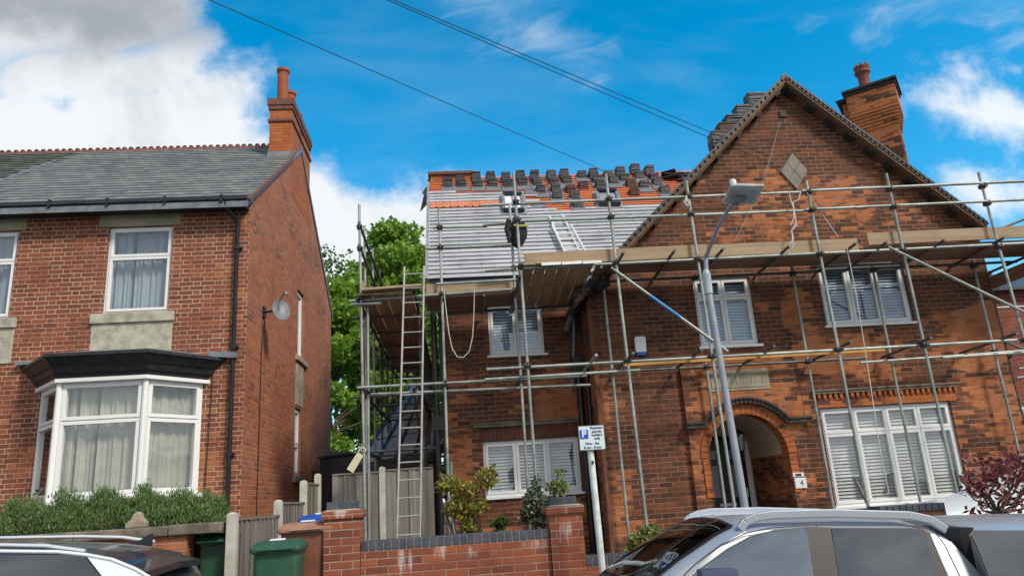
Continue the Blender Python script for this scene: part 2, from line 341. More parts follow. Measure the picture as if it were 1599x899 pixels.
# ------------------------------------------------------------------ mesh builder
class MB:
    def __init__(s): s.v, s.f, s.m = [], [], []
    def add(s, vs, fs, mi=0):
        n = len(s.v); s.v += [Vector(p) for p in vs]; s.f += [tuple(i+n for i in f) for f in fs]; s.m += [mi]*len(fs); return s
    def box(s, x0, x1, y0, y1, z0, z1, mi=0):
        return s.add([(x0,y0,z0),(x1,y0,z0),(x1,y1,z0),(x0,y1,z0),(x0,y0,z1),(x1,y0,z1),(x1,y1,z1),(x0,y1,z1)],
                     [(3,2,1,0),(4,5,6,7),(0,1,5,4),(1,2,6,5),(2,3,7,6),(3,0,4,7)], mi)
    def bar(s, p, q, w, h, up=(0,0,1), mi=0):     # box along p->q, w sideways, h along 'up'
        p, q = Vector(p), Vector(q); d = (q-p).normalized(); sd = d.cross(Vector(up)).normalized(); uu = sd.cross(d).normalized()
        a, b = sd*w/2, uu*h/2
        return s.add([p-a-b,p+a-b,p+a+b,p-a+b,q-a-b,q+a-b,q+a+b,q-a+b],[(0,1,2,3),(7,6,5,4),(0,4,5,1),(1,5,6,2),(2,6,7,3),(3,7,4,0)], mi)
    def tube(s, pts, r, n=10, cap=True, mi=0, r2=None):
        pts = [Vector(p) for p in pts]; k = len(pts); vs = []
        t0 = (pts[1]-pts[0]).normalized(); ref = Vector((0,0,1)) if abs(t0.z) < .9 else Vector((1,0,0))
        a = t0.cross(ref).normalized()
        for i, p in enumerate(pts):
            t = (pts[min(i+1,k-1)]-pts[max(i-1,0)]).normalized(); a = (a - t*a.dot(t)).normalized(); b = t.cross(a)
            rr = (r + (r2-r)*i/(k-1)) if r2 is not None else (r[i] if isinstance(r, (list, tuple)) else r)
            vs += [p + (a*math.cos(2*math.pi*j/n)+b*math.sin(2*math.pi*j/n))*rr for j in range(n)]
        fs = [(i*n+j, i*n+(j+1)%n, (i+1)*n+(j+1)%n, (i+1)*n+j) for i in range(k-1) for j in range(n)]
        if cap: fs += [tuple(reversed(range(n))), tuple(range((k-1)*n, k*n))]
        return s.add(vs, fs, mi)
    def lathe(s, c, prof, n=20, mi=0):            # prof: (r, z) about vertical axis at c
        c = Vector(c); vs = []; k = len(prof)
        for r, z in prof: vs += [c+Vector((r*math.cos(2*math.pi*j/n), r*math.sin(2*math.pi*j/n), z)) for j in range(n)]
        fs = [(i*n+j, i*n+(j+1)%n, (i+1)*n+(j+1)%n, (i+1)*n+j) for i in range(k-1) for j in range(n)]
        fs += [tuple(reversed(range(n))), tuple(range((k-1)*n, k*n))]
        return s.add(vs, fs, mi)
    def prism(s, poly, d, mi=0):                   # closed polygon (3D points) extruded by vector d
        n = len(poly); P = [Vector(p) for p in poly]; D = Vector(d)
        return s.add(P+[p+D for p in P], [tuple(reversed(range(n))), tuple(range(n, 2*n))]+[(i,(i+1)%n,n+(i+1)%n,n+i) for i in range(n)], mi)
    def quad(s, a, b, c, d, mi=0): return s.add([a,b,c,d], [(0,1,2,3)], mi)
    def build(s, name, mats, parent=None, smooth=False, bevel=0, base=None, recalc=True):
        if not isinstance(mats, (list, tuple)): mats = [mats]
        org = Vector(parent.get('_o', (0,0,0))) if parent else (Vector(base) if base is not None else Vector((0,0,0)))
        me = bpy.data.meshes.new(name); me.from_pydata([p-org for p in s.v], [], s.f)
        for m in mats: me.materials.append(MT[m] if isinstance(m, str) else m)
        for p, mi in zip(me.polygons, s.m): p.material_index = mi
        if recalc or bevel:
            bm = bmesh.new(); bm.from_mesh(me)
            if recalc: bmesh.ops.recalc_face_normals(bm, faces=bm.faces)
            if bevel:
                ed = [e for e in bm.edges if len(e.link_faces) == 2 and e.calc_face_angle(0) > .5]
                bmesh.ops.bevel(bm, geom=ed, offset=bevel, segments=2, profile=.6, affect='EDGES', clamp_overlap=True)
            bm.to_mesh(me); bm.free()
        if smooth:
            for p in me.polygons: p.use_smooth = True
            try: me.set_sharp_from_angle(angle=R(38))
            except Exception: pass
        o = bpy.data.objects.new(name, me); col.objects.link(o)
        if parent: o.parent = parent; o['_o'] = tuple(org)
        else: o.location = org; o['_o'] = tuple(org)
        return o
def split(mb, name, mats, parent=None, tol=None, **kw):
    # every loose piece of the builder becomes an object of its own
    par = list(range(len(mb.v)))
    def find(i):
        while par[i] != i: par[i] = par[par[i]]; i = par[i]
        return i
    for f in mb.f:
        a = find(f[0])
        for j in f[1:]: par[find(j)] = a
    gr = {}
    for f, mi in zip(mb.f, mb.m): gr.setdefault(find(f[0]), []).append((f, mi))
    out = []
    for fs in gr.values():
        ids = sorted({i for f, _ in fs for i in f}); mp = {j: k for k, j in enumerate(ids)}; m = MB()
        m.v = [mb.v[i] for i in ids]; m.f = [tuple(mp[i] for i in f) for f, _ in fs]; m.m = [x for _, x in fs]
        out.append(m.build(name, mats, parent, **kw))
    return out
def thing(name, label, cat, loc=(0,0,0), group=None):
    o = bpy.data.objects.new(name, None); col.objects.link(o); o.location = loc; o['_o'] = tuple(loc); o.empty_display_size = .2
    o['label'] = label; o['category'] = cat
    if group: o['group'] = group
    return o
def tag(o, label, cat, group=None):
    o['label'] = label; o['category'] = cat
    if group: o['group'] = group
    return o
def struct(o): o['kind'] = 'structure'; return o
def clip(poly, a, b, c):       # keep a*x+b*y<=c
    out = []
    for i in range(len(poly)):
        p, q = poly[i], poly[(i+1)%len(poly)]; fp = a*p[0]+b*p[1]-c; fq = a*q[0]+b*q[1]-c
        if fp <= 1e-9: out.append(p)
        if (fp < -1e-9 and fq > 1e-9) or (fp > 1e-9 and fq < -1e-9):
            t = fp/(fp-fq); out.append((p[0]+(q[0]-p[0])*t, p[1]+(q[1]-p[1])*t))
    return out
def wall(mb, x0, x1, z0, z1, holes, fn, depth, clips=(), mi=0):
    # rectangle with rectangular openings, reveals of given depth; fn(u, v, d) -> 3D
    xs = sorted({x0, x1, *[h[0] for h in holes], *[h[1] for h in holes]}); zs = sorted({z0, z1, *[h[2] for h in holes], *[h[3] for h in holes]})
    for i in range(len(xs)-1):
        for j in range(len(zs)-1):
            cx, cz = (xs[i]+xs[i+1])/2, (zs[j]+zs[j+1])/2
            if any(h[0] < cx < h[1] and h[2] < cz < h[3] for h in holes): continue
            poly = [(xs[i],zs[j]),(xs[i+1],zs[j]),(xs[i+1],zs[j+1]),(xs[i],zs[j+1])]
            for c in clips: poly = clip(poly, *c)
            if len(poly) > 2: mb.add([fn(a, b, 0) for a, b in poly], [tuple(range(len(poly)))], mi)
    for a, b, c, d in [h[:4] for h in holes]:
        for p, q in (((a,c),(a,d)),((b,d),(b,c)),((a,d),(b,d)),((b,c),(a,c))):
            mb.quad(fn(*p,0), fn(*q,0), fn(*q,depth), fn(*p,depth), mi)

# ------------------------------------------------------------------ ground, road, pavement
def gz(x): return -.04*max(-60, min(60, x))
def sheet(name, x0, x1, y0, y1, z, mat, nx=24):
    mb = MB()
    for i in range(nx):
        a, b = x0+(x1-x0)*i/nx, x0+(x1-x0)*(i+1)/nx
        mb.quad((a,y0,gz(a)+z),(b,y0,gz(b)+z),(b,y1,gz(b)+z),(a,y1,gz(a)+z))
    return struct(mb.build(name, mat))
MT['asphalt'] = plain('asphalt', (.055, .055, .058), .9, scale=30, bumpd=.01, c2=(.04, .04, .042))
MT['paving'] = plain('grey_paving', (.20, .19, .18), .9, scale=12, bumpd=.004)
MT['grass'] = plain('rough_grass', (.05, .09, .03), 1, scale=12, bumpd=.03, c2=(.09, .10, .04))
sheet('ground', -600, 600, -600, 600, -.06, 'grass', 60)
sheet('road', -80, 80, -1.2, 7.0, 0, 'asphalt')
sheet('pavement', -80, 80, 7.15, 8.12, .12, 'paving')
sheet('opposite_pavement', -80, 80, -4.0, -1.35, .12, 'paving')
mb = MB()
for i in range(60):
    a = -30+i*1.0; mb.prism([(a,7.0,gz(a)-.2),(a+.99,7.0,gz(a+.99)-.2),(a+.99,7.0,gz(a+.99)+.125),(a,7.0,gz(a)+.125)], (0,.148,0))
struct(mb.build('kerb', 'concrete', bevel=.012))
struct(MB().box(-20, -2.80, 8.32, 12.1, .3, 1.62).build('raised_garden', 'soil'))
struct(MB().box(-2.28, 24, 8.3, 40, -.6, .95).build('front_garden_ground', 'soil'))
struct(MB().box(-3.35, -2.36, 12.1, 40, -.6, 1.2).build('side_ground', 'paving'))
mb = MB(); n_ = 12
for i in range(n_):
    a, b = 7.9+i*.5, 8.4+i*.5; za, zb = .2+i*.06, .26+i*.06
    mb.quad((-2.28,a,za+.5),(-1.3,a,za+.5),(-1.3,b,zb+.5),(-2.28,b,zb+.5))
struct(mb.build('side_path', 'paving'))

# ------------------------------------------------------------------ windows
def frame_mb(mb, x0, x1, z0, z1, w, y0, y1, fn=None):
    f = fn or (lambda a, b, c: (a, c, b))
    def bx(a, b, c, d):
        P = [f(a,c,y0),f(b,c,y0),f(b,d,y0),f(a,d,y0)]; Q = [f(a,c,y1),f(b,c,y1),f(b,d,y1),f(a,d,y1)]
        mb.add(P+Q, [(0,1,2,3),(7,6,5,4),(0,4,5,1),(1,5,6,2),(2,6,7,3),(3,7,4,0)])
    bx(x0, x1, z0, z0+w); bx(x0, x1, z1-w, z1); bx(x0, x0+w, z0+w, z1-w); bx(x1-w, x1, z0+w, z1-w)
def window(house, x0, x1, z0, z1, Y, cells, fill='blind', fn=None, ow=.045, sw=.05, sill=True, sillmat='upvc', blindmat='blind', openness=.35, label=None, depth=.30, mull=.012):
    """cells: list of (x-fraction0, x1, z0, z1) lights; fn(a, b, y) maps wall coordinates, y = depth into the wall"""
    f = fn or (lambda a, b, y: (a, Y+y, b))
    W, H = x1-x0, z1-z0; mb = MB()
    frame_mb(mb, x0, x1, z0, z1, ow, .055, .125, f)
    cs = []
    for (a, b, c, d) in cells:
        A, B, C, D = x0+ow*.8+(W-ow*1.6)*a, x0+ow*.8+(W-ow*1.6)*b, z0+ow*.8+(H-ow*1.6)*c, z0+ow*.8+(H-ow*1.6)*d
        frame_mb(mb, A+mull*.5, B-mull*.5, C+mull*.5, D-mull*.5, sw, .04, .105, f); cs.append((A+sw, B-sw, C+sw, D-sw))
        def bx(a_, b_, c_, d_, p, q):
            P = [f(a_,c_,p),f(b_,c_,p),f(b_,d_,p),f(a_,d_,p)]; Q = [f(a_,c_,q),f(b_,c_,q),f(b_,d_,q),f(a_,d_,q)]
            mb.add(P+Q, [(0,1,2,3),(7,6,5,4),(0,4,5,1),(1,5,6,2),(2,6,7,3),(3,7,4,0)])
        if a > .001: bx(A-.012, A+.012, C, D, .06, .12)
        if c > .001: bx(A, B, C-.012, C+.012, .06, .12)
    o = mb.build('window', 'upvc', house, bevel=.006)
    if label: o['label'] = label
    g = MB(); bk = MB(); gk = MB()
    for (A, B, C, D) in cs:
        P = [f(A-.01,C-.01,.078),f(B+.01,C-.01,.078),f(B+.01,D+.01,.078),f(A-.01,D+.01,.078)]; g.add(P, [(0,1,2,3)])
        for (p, q) in (((A,C),(B,C)),((B,C),(B,D)),((B,D),(A,D)),((A,D),(A,C))):   # dark gasket round each pane
            t = .007
            pass
    g.build('pane', 'glass', o, recalc=False)
    if fill == 'blind':
        for (A, B, C, D) in cs:
            z = C+.012; k = 0
            while z < D-.02:
                up = openness + rng.uniform(-.05, .05)
                bk.add([f(A-.02, z-.021*(1-up), .155), f(B+.02, z-.021*(1-up), .155), f(B+.02, z+.030*(1-up*.6), .16+.02+.02*up), f(A-.02, z+.030*(1-up*.6), .16+.02+.02*up),
                        f(A-.02, z-.021*(1-up)+.005, .157), f(B+.02, z-.021*(1-up)+.005, .157), f(B+.02, z+.030*(1-up*.6)+.005, .177+.02*up), f(A-.02, z+.030*(1-up*.6)+.005, .177+.02*up)],
                       [(0,1,2,3),(7,6,5,4),(0,4,5,1),(1,5,6,2),(2,6,7,3),(3,7,4,0)])
                z += .056; k += 1
            for fx in (.25, .78): bk.bar(f(A+(B-A)*fx, C, .155), f(A+(B-A)*fx, D, .155), .004, .004, up=(0,1,0) if fn is None else (1,0,0))
        bk.build('blind', blindmat, o, recalc=False)
    elif fill in ('curtain', 'net'):
        mc = MB(); n = 90; vs = []
        for i in range(n+1):
            t = i/n; a = x0+.03+(W-.06)*t; yy = .22+.018*math.sin(t*37+math.sin(t*9)*2)+.012*math.sin(t*83)
            gap = .16 if .30 < t < .36 else 0
            vs += [f(a, z0+.02, yy+gap), f(a, z1-.02, yy*.95+gap)]
        mc.add(vs, [(2*i,2*i+2,2*i+3,2*i+1) for i in range(n)]); mc.build('curtain', 'curtain' if fill == 'curtain' else 'net', o, smooth=True, recalc=False)
    gk.box(0,0,0,0,0,0) if False else None
    bb = MB(); P = [f(x0-.1,z0-.1,depth+.1),f(x1+.1,z0-.1,depth+.1),f(x1+.1,z1+.1,depth+.1),f(x0-.1,z1+.1,depth+.1)]; bb.add(P, [(0,1,2,3)])
    bb.build('room_backing', 'dark' if fill == 'blind' else 'room', o, recalc=False)
    if sill:
        s = MB(); P = [f(x0-.05,z0-.045,-.045),f(x1+.05,z0-.045,-.045),f(x1+.05,z0-.002,-.045),f(x0-.05,z0-.002,-.045)]; Q = [f(x0-.05,z0-.045,.12),f(x1+.05,z0-.045,.12),f(x1+.05,z0+.004,.12),f(x0-.05,z0+.004,.12)]
        s.add(P+Q, [(0,1,2,3),(7,6,5,4),(0,4,5,1),(1,5,6,2),(2,6,7,3),(3,7,4,0)]); s.build('sill', sillmat, o, bevel=.006)
    return o
MT['curtain'] = plain('cream_curtain', (.40, .41, .33), .9, var=.2, scale=3)
MT['net'] = plain('pale_net_curtain', (.27, .34, .41), .9, var=.15, scale=2)
def vol(n): return [(i/n, (i+1)/n) for i in range(n)]

# ================================================================== LEFT HOUSE
HL = thing('brick_house', 'red brick house on the left with slate roof and white bay window', 'house', (-8, 12.1, 1.0))
XG = -3.38; YF = 12.1
ROOF_L = lambda Y: 7.12+(Y-11.85)*.728
lw = [(-5.70, -4.65, 5.27, 6.77), (-8.2, -7.14, 5.27, 6.77), (-6.44, -4.07, 2.35, 4.04), (-11.2, -10.1, 5.27, 6.77)]
mb = MB(); wall(mb, -13.5, XG, .4, 7.10, lw, lambda a, b, d: (a, YF+d, b), .12)
mb.box(-13.5, -13.4, YF+.01, 20.3, .4, 7.1); mb.build('front_wall', 'brickL', HL, recalc=False)
gl = [(15.95, 16.62, 5.20, 6.70), (15.85, 16.48, 2.68, 4.09)]
mb = MB(); P0 = lambda a, b, d: (XG-d, a, b)
wall(mb, YF, 20.3, .4, 10.1, gl, P0, .12, clips=[(-.728, 1, 7.12-11.85*.728-.03), (.68, 1, 9.55+.68*17.13+.03)])
mb.box(-13.4, XG-.01, 20.2, 20.3, .4, 7.2)
mb.build('gable_wall', 'brickG', HL, recalc=False)
# roof: real overlapping slate courses
def roof_courses(name, mat, parent, p0, p1, up, nrow, gauge, th, lift, keep=None, seglen=None, jit=.0, over=.02, overhang=1.25):
    """p0->p1 eaves line, 'up' slope vector (unit), rows of thin tilted slabs"""
    p0, p1, up = Vector(p0), Vector(p1), Vector(up).normalized(); ax = (p1-p0).normalized(); L = (p1-p0).length
    nn = ax.cross(up).normalized();
    if nn.z < 0: nn = -nn
    mb = MB(); r_ = random.Random(3)
    for i in range(nrow):
        k = max(1, int(L/(seglen or L)))
        off = (i % 2)*.5*(L/k if seglen else 0)
        for j in range(k+1 if seglen and off else k):
            a = max(0, j*L/k-off); b = min(L, (j+1)*L/k-off)
            if b-a < .01: continue
            if keep and not keep((a+b)/2, (i+.5)*gauge): continue
            dj = r_.uniform(-jit, jit)
            A = p0+ax*(a+.002)+up*(i*gauge-over+dj); B = p0+ax*(b-.002)+up*(i*gauge-over+dj); C = up*(gauge*overhang)
            h1 = nn*(lift+th+abs(dj)*.5); h0 = nn*lift
            mb.add([A+h0, B+h0, B+C+nn*.0, A+C+nn*.0, A+h1, B+h1, B+C+nn*th*.6, A+C+nn*th*.6], [(0,1,5,4),(4,5,6,7),(0,4,7,3),(1,2,6,5)]+([(3,7,6,2)] if overhang < 1 else []))
    return mb.build(name, mat, parent, recalc=False)
upL = Vector((0, 1, .728)).normalized(); lenL = math.hypot(16.05-11.80, (16.05-11.80)*.728)
vA = atY(80, 253, 16.0); slope_pt = lambda px, py: None
def planeL(px, py):     # pixel -> point on front slope of the left roof
    r = ray(px, py); t = (7.12-11.85*.728-2.0)/(r.z-.728*r.y); return EYE+r*t
v0, v1 = planeL(86, 253), planeL(0, 285)
def keepL(a, s):
    x = -13.5+a; y = 11.80+s*upL.y
    # right of the valley line
    vx = v1.x+(v0.x-v1.x)*(y-v1.y)/(v0.y-v1.y); return x > vx-.05
roof_courses('slate_roof', 'slate', HL, (-13.5, 11.80, ROOF_L(11.80)), (XG+.04, 11.80, ROOF_L(11.80)), upL, int(lenL/.22)+1, .22, .010, .012, keep=keepL, seglen=.32, jit=.004)
mb = MB(); mb.prism([(XG+.03, 11.80, ROOF_L(11.80)-.02), (XG+.03, 16.05, ROOF_L(16.05)-.02), (XG+.03, 20.45, 7.22), (XG+.03, 20.45, 7.10), (XG+.03, 16.05, ROOF_L(16.05)-.14), (XG+.03, 11.80, ROOF_L(11.80)-.14)], (-10.1, 0, 0))
mb.build('roof_deck', 'lead', HL)
# older cross roof to the left of the valley
roof_courses('valley_roof', 'slateold', HL, (-13.5, 11.80, ROOF_L(11.80)), (XG+.04, 11.80, ROOF_L(11.80)), upL, int(lenL/.22)+1, .22, .014, .016, keep=lambda a, s: not keepL(a, s), seglen=.32, jit=.01)
MB().bar(v1+(v1-v0)*1.2+Vector((0,0,.03)), v0+Vector((0,0,.03)), .05, .03).build('valley_lead', 'lead', HL)
# terracotta crested ridge tiles
zr = ROOF_L(16.05); mb = MB(); x = XG-.66
while x > -13:
    mb.prism([(x, 15.98, zr-.07), (x, 16.05, zr+.06), (x, 16.30, zr-.07)], (-.44, 0, 0)); mb.box(x-.43, x-.01, 16.11, 16.17, zr+.03, zr+.055)
    for q in range(3):
        cx = x-.075-.145*q; nseg = 12
        for k in range(nseg):
            a0, a1 = math.pi*(-.12+1.24*k/nseg), math.pi*(-.12+1.24*(k+1)/nseg)
            for (r0, r1) in ((.026, .058),):
                P = [(cx+math.cos(t)*r, 16.12, zr+.10+math.sin(t)*r) for t, r in ((a0,r0),(a0,r1),(a1,r1),(a1,r0))]; mb.prism(P, (0, .045, 0))
    x -= .45
mb.build('ridge_tiles', 'ridge', HL)
# verge strip, flashing
mb = MB(); mb.bar((XG+.045, 11.82, ROOF_L(11.82)-.03), (XG+.045, 15.05, ROOF_L(15.05)-.03), .05, .05); mb.build('verge', 'ridge', HL)
# chimney
cx0, cx1, cy0, cy1 = -3.86, XG, 15.05, 17.10
c = MB(); c.box(cx0, cx1+.004, cy0, cy1, 8.6, 10.30); c.box(cx0, cx1, cy0, cy1, 10.36, 10.60)
ch = c.build('chimney', 'brickC', HL)
c = MB(); c.box(cx0-.035, cx1+.035, cy0-.035, cy1+.035, 10.30, 10.36); c.box(cx0-.03, cx1+.03, cy0-.03, cy1+.03, 10.60, 10.70); c.box(cx0-.05, cx1+.05, cy0-.05, cy1+.05, 10.70, 10.86)
c.build('corbel_band', 'browncourse', ch) if 'browncourse' in MT else c.build('corbel_band', 'ridge', ch)
for k, yy in enumerate((15.35, 16.1, 16.8)):
    h = (.95, .80, .62)[k]; c = MB(); c.lathe((-3.66, yy, 10.84), [(.13,0),(.125,h*.2),(.12,h-.08),(.145,h-.07),(.145,h),(.11,h),(.10,h-.1)], 18); c.build('chimney_pot', 'terracotta', ch, smooth=True)
c = MB(); c.box(cx0-.03, cx1+.012, cy0-.02, cy0+.03, ROOF_L(cy0)-.03, ROOF_L(cy0)+.12); c.bar((cx0-.012, cy0, ROOF_L(cy0)+.06), (cx0-.012, cy0+1.0, ROOF_L(cy0+1.0)+.06), .03, .14)
c.build('chimney_flashing', 'lead', ch)
# gutter, soffit, fascia
mb = MB(); mb.box(-13.5, XG-.02, 11.90, YF-.002, 6.98, 7.13); mb.build('fascia', 'blackpaint', HL)
mb = MB(); mb.tube([(-13.5, 11.83, 7.10), (XG+.02, 11.83, 7.10)], .058, 12)
for k in range(11): mb.box(-13.0+k*.92, -12.96+k*.92, 11.765, 11.905, 7.03, 7.165)
gut = mb.build('gutter', 'black', HL, smooth=True)
mb = MB(); mb.tube([(-3.72, 11.83, 7.05), (-3.72, 11.83, 6.97), (-3.60, 12.0, 6.82), (-3.57, 12.045, 6.72), (-3.56, 12.045, 1.5)], .036, 12)
for zz in (6.3, 4.6, 2.9): mb.tube([(-3.56, 12.045, zz-.03), (-3.56, 12.045, zz+.03)], .05, 12); mb.box(-3.63, -3.49, 12.05, 12.098, zz-.02, zz+.02)
mb.build('downpipe', 'black', HL, smooth=True)
# lintels, sills, panels
mb = MB()
for a, b in ((-5.86, -4.53), (-8.36, -7.03), (-11.3, -10.0)): mb.box(a, b, YF-.012, YF+.09, 6.775, 7.0)
split(mb, 'lintel', 'stone', HL, bevel=.004)
mb = MB()
for a, b in ((-5.86, -4.54), (-8.36, -7.0)): mb.box(a, b, YF-.05, YF+.10, 5.10, 5.262); mb.box(a+.03, b-.02, YF-.015, YF+.05, 4.52, 5.098)
split(mb, 'stone_sill_panel', 'stonew', HL, bevel=.006)
for (a, b, c_, d) in (lw[0], lw[1], lw[3]):
    window(HL, a, b, c_, d, YF, [(0,1,0,.655),(0,1,.655,1)], 'net', sill=False, ow=.04, sw=.045)
# gable windows + stone
window(HL, *gl[0], 0, [(0,1,0,1)], 'net', fn=lambda a, b, y: (XG-y, a, b), sill=False)
window(HL, *gl[1], 0, [(0,1,.46,1),(0,1,0,.46)], 'net', fn=lambda a, b, y: (XG-y, a, b), sill=False)
mb = MB(); mb.box(XG-.05, XG+.06, 15.80, 16.95, 5.08, 5.19); mb.box(XG-.05, XG+.012, 15.88, 16.62, 4.14, 5.078); mb.box(XG-.05, XG+.07, 15.75, 16.75, 2.55, 2.675)
split(mb, 'gable_sill', 'stone', HL, bevel=.01)
# bay window
YB = 11.4
by = thing('bay_window', '', '', (-5.15, YB, 1.6)); by.parent = HL; by.location = Vector((-5.15, YB, 1.6))-Vector((-8, 12.1, 1.0)); del by['label']; del by['category']
bl, br_, zl0, zl1 = -5.87, -4.63, 2.35, 4.03
segs = [((-6.50, YF), (bl, YB)), ((bl, YB), (br_, YB)), ((br_, YB), (-4.03, YF))]
bayf = MB(); bayg = MB(); bayc = MB()
for si, (p, q) in enumerate(segs):
    p, q = Vector((*p, 0)), Vector((*q, 0)); L = (q-p).length; ax = (q-p)/L; nn = Vector((ax.y, -ax.x, 0))
    f = lambda a, b, y, p=p, ax=ax, nn=nn: p+ax*a-nn*y+Vector((0,0,b))
    frame_mb(bayf, 0, L, zl0, zl1, .075, 0, .09, f)
    zt = zl0+(zl1-zl0)*.665
    for (c0, c1) in ((zl0+.03, zt), (zt, zl1-.02)):
        frame_mb(bayf, .05, L-.05, c0+.006, c1-.006, .055, -.012, .08, f)
        bayg.add([f(.09,c0+.05,.03), f(L-.09,c0+.05,.03), f(L-.09,c1-.05,.03), f(.09,c1-.05,.03)], [(0,1,2,3)])
    n = 60; vs = []
    for i in range(n+1):
        t = i/n; yy = .17+.022*math.sin(t*41+math.sin(t*7)*2.5)+.010*math.sin(t*97); 
        if si == 1 and (.12 < t < .16 or .38 < t < .42): yy += .13
        if si == 2 and t < .12: yy += .2
        vs += [f(.04+(L-.08)*t, zl0, yy), f(.04+(L-.08)*t, zl1, yy)]
    bayc.add(vs, [(2*i,2*i+2,2*i+3,2*i+1) for i in range(n)])
for c_ in ((bl, YB), (br_, YB)): bayf.tube([(c_[0], c_[1]-.005, zl0), (c_[0], c_[1]-.005, zl1)], .045, 8)
o = bayf.build('bay_frame', 'upvc', HL, bevel=.006); by.name = 'bay_tmp'; bpy.data.objects.remove(by)
bayg.build('pane', 'glass', o, recalc=False); bayc.build('curtain', 'curtain', o, smooth=True, recalc=False)
def baypoly(e, z): return [Vector((-6.50-e*1.2, YF, z)), Vector((bl-e*.42, YB-e, z)), Vector((br_+e*.42, YB-e, z)), Vector((-4.03+e*1.2, YF, z))]
def baylayer(mb, z0, z1, e0, e1): 
    A, B = baypoly(e0, z0), baypoly(e1, z1); mb.add(A+B, [(3,2,1,0),(4,5,6,7)]+[(i,(i+1)%4,4+(i+1)%4,4+i) for i in range(4)])
mb = MB(); baylayer(mb, 4.03, 4.09, .09, .09); baylayer(mb, 2.27, 2.348, .07, .07); split(mb, 'bay_trim', 'upvc', o, bevel=.008)
mb = MB(); baylayer(mb, 2.0, 2.268, .05, .05); mb.build('bay_sill', 'stonew', o)
mb = MB(); baylayer(mb, 1.4, 1.998, 0, 0); mb.build('bay_base', 'brickL', o)
mb = MB(); baylayer(mb, 4.092, 4.16, .06, .10); baylayer(mb, 4.162, 4.26, .12, .16); baylayer(mb, 4.262, 4.38, .18, .27); baylayer(mb, 4.382, 4.44, .29, .29)
rr = random.Random(5)
for k in range(11):
    t = k/10; xx = bl+(br_-bl)*t
    pass
mb.build('bay_cornice', 'blackpaint', HL, bevel=.008)
mb = MB(); A, B = baypoly(.26, 4.442), baypoly(-.3, 4.58); mb.add(A+B, [(3,2,1,0),(4,5,6,7)]+[(i,(i+1)%4,4+(i+1)%4,4+i) for i in range(4)])
mb.bar((-3.95, 12.04, 4.50), (-3.50, 12.04, 4.46), .10, .09); mb.bar((-6.9, 12.04, 4.49), (-6.5, 12.04, 4.50), .10, .05); mb.build('bay_lead_roof', 'lead', HL)
# cables down the wall
mb = MB(); mb.tube([(-3.86, 12.06, 4.45), (-3.88, 12.07, 4.0), (-3.92, 12.07, 2.2), (-3.93, 12.07, 1.8)], .008, 6); mb.tube([(XG+.015, 13.2, 5.3), (XG+.015, 13.02, 4.9), (XG+.015, 13.0, 1.6)], .008, 6)
mb.tube([(-4.3,12.06,4.62),(-4.25,12.06,4.52),(-4.0,12.06,4.49),(-3.7,12.06,4.50)], .007, 6); split(mb, 'wall_cable', 'cable', HL)
# rear lean-to sliver
mb = MB(); mb.box(-6, XG+.42, 20.32, 23, .6, 3.3); mb.build('rear_extension', 'brickG', HL)
mb = MB(); mb.box(-6, XG+.5, 20.31, 23, 3.302, 3.42); mb.box(XG+.02, XG+.3, 20.28, 20.31, 2.2, 3.0); mb.build('rear_extension_roof', 'lead', HL)

# satellite dish
D = Vector((-3.05, 12.98, 5.42)); sd = thing('satellite_dish', 'grey satellite dish on a bracket on the side wall of the left house', 'satellite dish', (-3.37, 13.0, 5.40))
nd = Vector((.55, -.80, .28)).normalized(); a_ = nd.cross(Vector((0,0,1))).normalized(); b_ = a_.cross(nd)*-1; b_ = nd.cross(a_)
mb = MB(); rings = []; N = 28
for i in range(7):
    r = i/6; rings.append([D+(a_*math.cos(2*math.pi*j/N)*.165+b_*math.sin(2*math.pi*j/N)*.21)*r + nd*(.05*r*r) for j in range(N)])
vs = [p for rg in rings for p in rg]; fs = [(i*N+j, i*N+(j+1)%N, (i+1)*N+(j+1)%N, (i+1)*N+j) for i in range(6) for j in range(N)]
n0 = len(vs); vs += [p-nd*.008 for p in vs]; fs += [tuple(k+n0 for k in reversed(f)) for f in fs]+[(6*N+j, 6*N+(j+1)%N, n0+6*N+(j+1)%N, n0+6*N+j) for j in range(N)]
mb.add(vs, fs); mb.build('dish', 'lead', sd, smooth=True)
mb = MB(); mb.tube([(-3.37, 13.12, 5.44), (-3.2, 13.05, 5.44), D-nd*.02], .02, 8); mb.box(-3.378, -3.35, 13.05, 13.20, 5.34, 5.54); mb.build('bracket', 'black', sd)
mb = MB(); e = D+nd*.30-b_*.22; mb.tube([D-b_*.22, e], .012, 8); mb.tube([e-a_*.0, e+b_*.07], .028, 10); mb.build('receiver_arm', 'lead', sd)

# ================================================================== RIGHT HOUSE
HR = thing('brick_house', 'sooty red and orange brick gabled house under repair behind the scaffolding', 'house', (4, 13, 1.0))
YL, YM = 13.5, 12.5; XL, XM0, XM1 = -.27, 2.38, 9.92
hl = [(.66, 1.69, 4.52, 5.52), (.44, 2.17, 2.0, 2.96)]
mb = MB(); wall(mb, XL, XM0+.2, .6, 6.2, hl, lambda a, b, d: (a, YL+d, b), .10)
mb.box(XL, XL+.1, YL+.002, 20.5, .6, 6.0); 
mb.add([(XL, YL, 6.0), (XL, 20.7, 6.0), (XL, 17.1, 9.75)], [(0,1,2)])
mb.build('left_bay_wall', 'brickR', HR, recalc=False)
GA = 9.40; GS = .945; GX = 6.61                          # gable apex height, slope, centre
hm = [(4.33, 5.39, 4.30, 5.56), (6.68, 8.33, 4.57, 5.68), (6.27, 8.66, 1.47, 3.11), (4.05, 5.75, .6, 3.6)]
